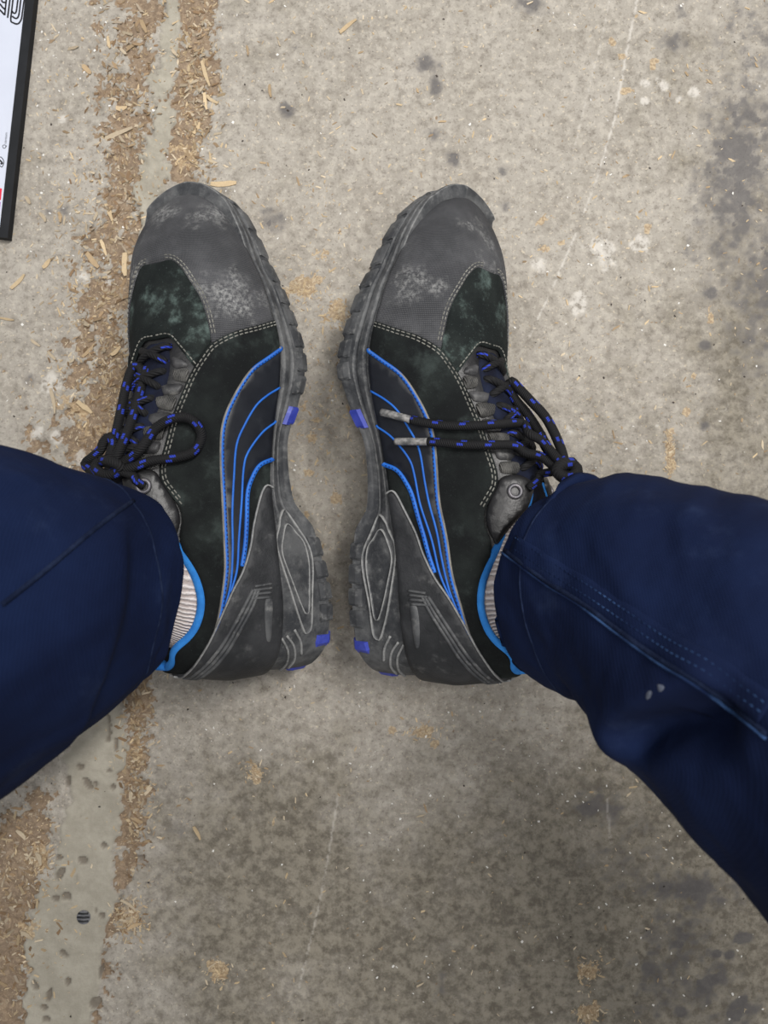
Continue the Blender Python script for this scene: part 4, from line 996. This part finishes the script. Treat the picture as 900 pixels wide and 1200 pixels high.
# hair cap
th = np.linspace(0, 2*np.pi, 33)[:-1]; V = []
for i, (rr, zz) in enumerate(((0.088, 1.075), (0.100, 1.10), (0.098, 1.14), (0.078, 1.175), (0.045, 1.195), (0.008, 1.203))):
    for t in th: V.append((rr*0.95*math.cos(t), -0.262+rr*1.08*math.sin(t)-0.02*(1 if math.sin(t) < 0 else 0), zz + (0.055 if math.sin(t) > 0.3 and i == 0 else 0)))
recalc(new_obj('hair', V, grid_faces(6, 32, True)+[tuple(range(160, 192))], M['hair'], person))


# ------------------------------------------------------------------ framed sign, sawdust, flecks
def attr_mat(name, rough=0.85):
    t = NT(name); nd = t.n('ShaderNodeAttribute'); nd.attribute_name = 'tint'
    col = t.mix(t.math('MULTIPLY', t.noise(900, 2), 0.35), nd.outputs['Color'], (0.12, 0.08, 0.045))
    return t.fin(col, rough, None, 0.2)
M['wood'] = attr_mat('pale_wood_shavings')
def flat(name, c, rough=0.5): t = NT(name); return t.fin(c, rough, None, 0.3)
M['white_print'] = simple('white_printed_sheet', (0.50, 0.53, 0.62), (0.53, 0.56, 0.65), 20, 0.35, 0.02, 100, 0.4)
M['black_frame'] = simple('black_plastic_frame', (0.009, 0.010, 0.012), (0.014, 0.015, 0.018), 60, 0.6, 0.1, 300, 0.2)
M['ink'] = flat('black_ink', (0.008, 0.008, 0.012)); M['red_ink'] = flat('red_ink', (0.62, 0.01, 0.04)); M['purple_ink'] = flat('violet_ink', (0.35, 0.08, 0.40)); M['grey_ink'] = flat('grey_ink', (0.16, 0.17, 0.20))

# sign: black snap frame with a white printed sheet, lying on the floor
ZS = 0.006
c0 = unproj(9, 279, ZS); c1 = unproj(40, 0, ZS)
vy = (c1-c0)/np.linalg.norm(c1-c0); vx = np.array([-vy[1], vy[0], 0.0])      # vx to the left
SW, SH, FW = 0.28, 0.42, 0.0062
sign = empty('framed_sign', (*c0[:2], 0.0), 'white printed sign in a thin black frame lying at the floor edge', 'sign')
def slab(name, pts, z0, z1, mat, parent, label=None):
    b = [c0*[1, 1, 0] + vx*p[0] + vy*p[1] for p in pts]; n = len(b)
    V = [p+[0, 0, z0] for p in b] + [p+[0, 0, z1] for p in b]
    f = [tuple(range(n))[::-1], tuple(range(n, 2*n))] + [(i, (i+1) % n, n+(i+1) % n, n+i) for i in range(n)]
    return recalc(new_obj(name, V, f, mat, parent, smooth=False, label=label))
sheet = slab('printed_sheet', [(FW-.001, FW-.001), (SW-FW+.001, FW-.001), (SW-FW+.001, SH-FW+.001), (FW-.001, SH-FW+.001)], 0.0002, 0.0040, M['white_print'], sign, 'white printed sheet')
for pts in ([(0, 0), (FW, FW), (FW, SH-FW), (0, SH)], [(SW, 0), (SW-FW, FW), (SW-FW, SH-FW), (SW, SH)], [(0, 0), (SW, 0), (SW-FW, FW), (FW, FW)], [(0, SH), (SW, SH), (SW-FW, SH-FW), (FW, SH-FW)]):
    slab('frame_bar', pts, 0.0, ZS, M['black_frame'], sign)
def sl(px, py):                                  # pixel -> sheet coordinates
    d = unproj(px, py, 0.004)-c0; return np.array([d@vx, d@vy])
def ink_line(pts, w, mat, name='printed_line'):
    C = crom([sl(*p) for p in pts], max(8, 6*len(pts))); T = np.gradient(C, axis=0); T /= np.linalg.norm(T, axis=1)[:, None]
    N = np.stack([-T[:, 1], T[:, 0]], 1)*w/2
    A = np.vstack([C+N, C-N]); W = np.array([c0*[1, 1, 0]+vx*a+vy*b+[0, 0, 0.00412] for a, b in A]); n = len(C)
    V = np.vstack([W, W-[0, 0, 0.0003]])
    f = [(i, i+1, n+i+1, n+i) for i in range(n-1)] + [(2*n+i, 3*n+i, 3*n+i+1, 2*n+i+1) for i in range(n-1)]
    o = new_obj(name, V, f, mat, sheet, smooth=False)
    if o.data.polygons[0].normal.z < 0: o.data.flip_normals()
    return o
LW = 0.00115
ink_line([(30.5, -14), (28, 3), (26.4, 14), (25.2, 22), (22.5, 27), (19.5, 28.2), (16, 27), (12.8, 24.5), (13.6, 14), (15.3, 0), (17, -14)], LW, M['ink'])
ink_line([(26.5, -14), (24.4, 0), (23, 12), (22, 18), (20.2, 21.3), (17.5, 21.4), (14.3, 19)], LW, M['ink'])
ink_line([(23, -14), (21, 0), (20, 8), (19.2, 13), (17.8, 15.6), (15.5, 15), (14.3, 13)], LW, M['ink'])
ink_line([(13.4, -14), (11.4, 2), (10, 13), (9, 21)], LW, M['ink'])
ink_line([(9.3, -14), (7.5, 0), (6.4, 10), (5.6, 18)], LW, M['ink'])
ink_line([(1.8, 0), (3.2, 2.5), (6.5, 3)], LW, M['ink']); ink_line([(-2, 3), (1, 6), (3.6, 9.2), (6.3, 11)], LW, M['ink']); ink_line([(-3, 9), (1, 12.8), (5.4, 17.6)], LW, M['ink'])
# emblem ring and leaf
ink_line([(2.2, 196), (0, 194.5), (-2.5, 192), (-2.5, 188), (0, 184.2), (2.6, 185.5), (4.4, 189), (4, 193), (2.2, 196)], 0.0005, M['ink'], 'emblem_ring')
ink_line([(-1, 187), (1.6, 189.5), (2.8, 191.6), (0.5, 192)], 0.0011, M['ink'], 'emblem_mark')
slab('red_block', [sl(2.3, 221), sl(-20, 219), sl(-21, 232.5), sl(1.0, 234.5)], 0.0038, 0.00412, M['red_ink'], sheet, 'red printed block')
slab('violet_block', [sl(0.7, 237), sl(-20, 235), sl(-21, 245), sl(-0.2, 247)], 0.0038, 0.00412, M['purple_ink'], sheet, 'violet printed block')
def sheet_text(txt, px, py, size, mat):
    cu = bpy.data.curves.new('t', 'FONT'); cu.body = txt; cu.size = size; cu.extrude = 0.00005
    o = bpy.data.objects.new('t', cu); COL.objects.link(o)
    dg = bpy.context.evaluated_depsgraph_get(); me = bpy.data.meshes.new_from_object(o.evaluated_get(dg))
    V = np.array([v.co[:] for v in me.vertices]); f = [tuple(p.vertices) for p in me.polygons]
    bpy.data.objects.remove(o); bpy.data.meshes.remove(me); bpy.data.curves.remove(cu)
    a = sl(px, py); W = np.array([c0*[1, 1, 0] + vx*(a[0]+v[1]) + vy*(a[1]+v[0]) + [0, 0, 0.00412+v[2]] for v in V])
    return recalc(new_obj('printed_text', W, f, mat, sheet, smooth=False))
sheet_text('Q', 6.8, 174.6, 0.0036, M['ink']); sheet_text('uantum', 7.4, 168.8, 0.0026, M['grey_ink'])

# wood shavings
TANS = np.array([[0.52, 0.40, 0.25], [0.60, 0.47, 0.30], [0.42, 0.31, 0.19], [0.48, 0.40, 0.29], [0.33, 0.24, 0.15], [0.62, 0.52, 0.38]])
def hgt(x, y):
    i = np.clip(((x-FX0)/FD).round().astype(int), 0, nx-1); j = np.clip(((y-FY0)/FD).round().astype(int), 0, ny-1); return gz[i, j]
def tint(me, cols):
    at = me.attributes.new('tint', 'FLOAT_COLOR', 'POINT')
    at.data.foreach_set('color', np.c_[cols, np.ones(len(cols))].astype(np.float32).ravel())
def slivers(name, px, py, ln, wd, th, cols, mat, label, cat):
    x = (px-450)/F*H; y = (600-py)/F*H; z = hgt(x, y); n = len(px)
    an = rng.uniform(0, np.pi, n); tl = rng.uniform(-0.12, 0.12, n)
    ux = np.stack([np.cos(an), np.sin(an), tl], 1)*ln[:, None]/2; uy = np.stack([-np.sin(an), np.cos(an), rng.uniform(-.15, .15, n)], 1)*wd[:, None]/2
    c = np.stack([x, y, z+th/2+np.abs(tl)*ln/2], 1); k = rng.uniform(0.2, 0.9, (n, 4))
    P = [c-ux-uy*k[:, :1], c+ux*k[:, 1:2]*0.8-uy, c+ux, c+ux*0.7+uy*k[:, 2:3], c-ux*k[:, 3:4]+uy]
    top = np.stack(P, 1); bot = top - np.array([0, 0, 1])*th[:, None, None]
    V = np.concatenate([top, bot], 1).reshape(-1, 3)
    f = []
    for i in range(n):
        b = i*10; f.append((b, b+1, b+2, b+3, b+4))
        for j in range(5): f.append((b+j, b+5+j, b+5+(j+1) % 5, b+(j+1) % 5))
    o = new_obj(name, V, f, mat, smooth=False); tint(o.data, np.repeat(cols, 10, 0))
    o['kind'] = 'stuff'; o['label'] = label; o['category'] = cat
    return o
def rect(n, x0, x1, y0, y1): return np.c_[rng.uniform(x0, x1, n), rng.uniform(y0, y1, n)]
def gau(n, x, y, sx, sy): return np.c_[rng.normal(x, sx, n), rng.normal(y, sy, n)]
pts = np.vstack([rect(1300, -20, 920, -20, 1220), rect(900, 30, 260, -10, 520), rect(900, 60, 200, 180, 560), gau(260, 225, 110, 18, 70), gau(300, 160, 900, 14, 70), gau(160, 150, 1075, 12, 14), gau(260, 30, 1050, 30, 70), gau(160, 45, 1010, 14, 20),
                 gau(420, 375, 420, 28, 130), gau(120, 358, 338, 14, 9), gau(90, 394, 365, 11, 10), gau(70, 300, 906, 7, 8), gau(80, 257, 1138, 8, 9), gau(80, 690, 1138, 9, 9), gau(80, 690, 1190, 9, 8), gau(60, 497, 858, 9, 5), gau(100, 786, 530, 5, 18), rect(700, 250, 900, -20, 560)])
n = len(pts); L_ = np.clip(rng.lognormal(math.log(0.0019), 0.55, n), 0.0008, 0.0075)
cols = TANS[rng.integers(0, len(TANS), n)]*rng.uniform(0.75, 1.15, (n, 1))
slivers('sawdust', pts[:, 0], pts[:, 1], L_, np.clip(L_*rng.uniform(0.15, 0.45, n), 0.0003, 0.0014), np.full(n, 0.0003), cols, M['wood'], 'pale wood shavings and sawdust scattered across the concrete floor', 'sawdust')
# coarser brown chips pressed into the exposed joint
pts = np.vstack([gau(420, 228, 90, 13, 75), gau(650, 150, 180, 24, 120), gau(650, 125, 420, 26, 80), gau(330, 156, 880, 9, 70), gau(360, 20, 1060, 24, 80), gau(90, 150, 1075, 10, 12)])
_i = np.clip((((pts[:, 0]-450)/F*H-FX0)/FD).astype(int), 0, nx-1); _j = np.clip((((600-pts[:, 1])/F*H-FY0)/FD).astype(int), 0, ny-1)
pts = pts[(np.maximum(m_strip, m_ridge)[_i, _j] < 0.3) | (rng.random(len(pts)) < 0.08)]
n = len(pts); L_ = np.clip(rng.lognormal(math.log(0.0036), 0.4, n), 0.0015, 0.0085)
cols = np.vstack([TANS*0.8, [[0.26, 0.17, 0.10], [0.20, 0.13, 0.075], [0.34, 0.24, 0.145], [0.36, 0.30, 0.23]]])[rng.integers(0, 10, n)]*rng.uniform(0.7, 1.1, (n, 1))
slivers('wood_chip_litter', pts[:, 0], pts[:, 1], L_, np.clip(L_*rng.uniform(0.2, 0.5, n), 0.0005, 0.0022), np.full(n, 0.0004), cols, M['wood'], 'brown and tan wood chips pressed into the crumbling floor joint', 'wood chips')
# white paint and plastic flecks
pts = np.vstack([rect(330, -20, 920, -20, 1220), rect(120, 420, 900, 800, 1220), rect(60, 20, 130, 0, 300)])
n = len(pts); L_ = rng.uniform(0.0006, 0.0022, n)
slivers('white_flecks', pts[:, 0], pts[:, 1], L_, L_*rng.uniform(0.3, 0.9, n), np.full(n, 0.0003), np.tile([[0.78, 0.77, 0.74]], (n, 1)), M['wood'], 'tiny white paint flecks sprinkled over the floor', 'flecks')
pts = rect(150, -20, 920, -20, 1220); n = len(pts); L_ = rng.uniform(0.0006, 0.0020, n)
slivers('dark_crumbs', pts[:, 0], pts[:, 1], L_, L_*0.7, np.full(n, 0.0004), np.tile([[0.035, 0.033, 0.035]], (n, 1)), M['wood'], 'tiny black crumbs sprinkled over the floor', 'crumbs')
# larger shavings one by one
CH = [(262, 215, 30, 5, 8), (139, 156, 35, -27, 6), (241, 86, 31, 68, 5), (142, 125, 13, 5, 7), (102, 82, 13, 25, 7), (230, 149, 15, -55, 5), (249, 117, 16, 40, 5), (241, 119, 20, 75, 5), (109, 305, 22, 42, 7), (147, 310, 27, 83, 8), (55, 309, 13, -35, 6), (21, 330, 23, -52, 5),
      (127, 248, 22, 60, 6), (121, 290, 19, 62, 5), (105, 408, 27, -42, 4), (62, 470, 30, 84, 5), (61, 417, 13, 60, 5), (42, 402, 13, 45, 4), (8, 374, 18, 4, 3), (99, 477, 22, 48, 7), (136, 411, 15, -35, 5), (175, 925, 18, -42, 6), (152, 930, 21, 82, 6), (160, 962, 14, 20, 7), (45, 1007, 15, 60, 6), (24, 979, 15, 58, 6),
      (231, 976, 17, 72, 5), (408, 31, 25, -36, 5), (317, 107, 15, 80, 4), (50, 255, 13, 60, 5), (70, 255, 12, 70, 5), (33, 235, 10, 40, 5), (22, 466, 16, -50, 4), (150, 1060, 20, 40, 5), (158, 1085, 18, -30, 5), (290, 60, 12, 75, 3), (128, 50, 14, 70, 5), (168, 30, 16, 80, 6), (33, 1095, 16, 20, 6), (205, 62, 14, 60, 4)]
def chip_zone(px, py):
    if py > 880: return 'pale wood shaving on brown dust beside the pale floor strip' if px < 200 else 'lone slender wood shaving on bare grey floor below the heel'
    if px == 262: return 'flat yellow wood shaving touching the toe of the two-loop shoe'
    if px == 408: return 'slanting slim wood shaving on bare floor above the gap between the shoes'
    if px == 139: return 'longest slanting wood shaving on the brown joint between sign and shoe toe'
    if px in (317, 290): return 'small upright wood shaving on bare floor above the two-loop shoe'
    if px > 190: return 'tan wood shaving in the brown groove right of the grey ridge'
    return 'pale wood shaving between framed sign and joint ridge' if py < 230 else 'pale wood shaving between sign corner and trouser leg'
ORD = ['topmost', 'second', 'third', 'fourth', 'fifth', 'sixth', 'seventh', 'eighth', 'ninth', 'tenth', 'eleventh', 'twelfth', 'thirteenth', 'fourteenth', 'fifteenth', 'sixteenth', 'seventeenth', 'eighteenth']
def chip_label(px, py):
    z = chip_zone(px, py); same = sorted((c[1], c[0]) for c in CH if chip_zone(c[0], c[1]) == z)
    if len(same) == 1: return z
    k = same.index((py, px)); return z + (', topmost one' if k == 0 else ', %s from the top' % ORD[k])
for (px, py, ln, ang, wd) in CH:
    x, y = (px-450)/F*H, (600-py)/F*H; L = ln/F*H; W = wd/F*H; a = -math.radians(ang); z = float(hgt(np.array([x]), np.array([y]))[0])
    m = 5; top = []
    for i in range(m):
        t = i/(m-1); prof = (0.45+0.55*math.sin(math.pi*min(1, 0.15+t*0.85)))*rng.uniform(0.7, 1.0)
        for sgn in (-1, 1):
            lx = (t-0.5)*L; ly = sgn*W/2*prof + W*0.25*math.sin(3*t+px)
            top.append((lx*math.cos(a)-ly*math.sin(a), lx*math.sin(a)+ly*math.cos(a), 0.0007+0.0006*(2*t-1)**2 + 0.0002*sgn))
    top = np.array(top); bot = top-[0, 0, 0.0006]; V = np.vstack([top, bot]); k = 2*m
    f = [(2*i, 2*i+1, 2*i+3, 2*i+2) for i in range(m-1)] + [(k+2*i, k+2*i+2, k+2*i+3, k+2*i+1) for i in range(m-1)]
    f += [(2*i, 2*i+2, k+2*i+2, k+2*i) for i in range(m-1)] + [(2*i+1, k+2*i+1, k+2*i+3, 2*i+3) for i in range(m-1)] + [(0, k, k+1, 1), (k-2, k-1, 2*k-1, 2*k-2)]
    o = new_obj('wood_shaving', V, f, M['wood'], smooth=False); recalc(o); o.location = (x, y, z)
    tint(o.data, np.tile(TANS[rng.integers(0, 4)]*rng.uniform(0.9, 1.2), (len(V), 1)))
    o['label'] = chip_label(px, py); o['category'] = 'wood shaving'; o['group'] = 'larger wood shavings on the floor'
# grey ribbed disc in the pale strip
dc = unproj(98, 1075, 0.0015); dsk = empty('ribbed_disc', (*dc[:2], float(hgt(np.array([dc[0]]), np.array([dc[1]]))[0])), 'small round grey ribbed disc set in the pale floor strip', 'disc')
R_ = 0.0048; th = np.linspace(0, 2*np.pi, 29)[:-1]
o0 = np.array(dsk['_o'])
V = [o0+[R_*r*math.cos(t), R_*r*math.sin(t), z] for r, z in ((1, -0.0005), (1, 0.0006), (0.92, 0.0009)) for t in th]
f = grid_faces(3, 28, True) + [tuple(range(56, 84))]
recalc(new_obj('disc_body', V, f, simple('grey_disc_metal', (0.10, 0.10, 0.11), (0.17, 0.17, 0.18), 300, 0.5, 0.3), dsk, smooth=False))
for k in (-0.55, 0.0, 0.55):
    w = math.sqrt(1-k*k)*R_*0.88
    V, f, _ = tube_geo(np.array([o0+[-w, k*R_+0.0003, 0.0009], o0+[0, k*R_, 0.0011], o0+[w, k*R_+0.0003, 0.0009]]), 0.0007, 6)
    recalc(new_obj('rib', V, f, M['rubber_dark'], dsk))


for o in bpy.data.objects:
    if '_o' in o: del o['_o']
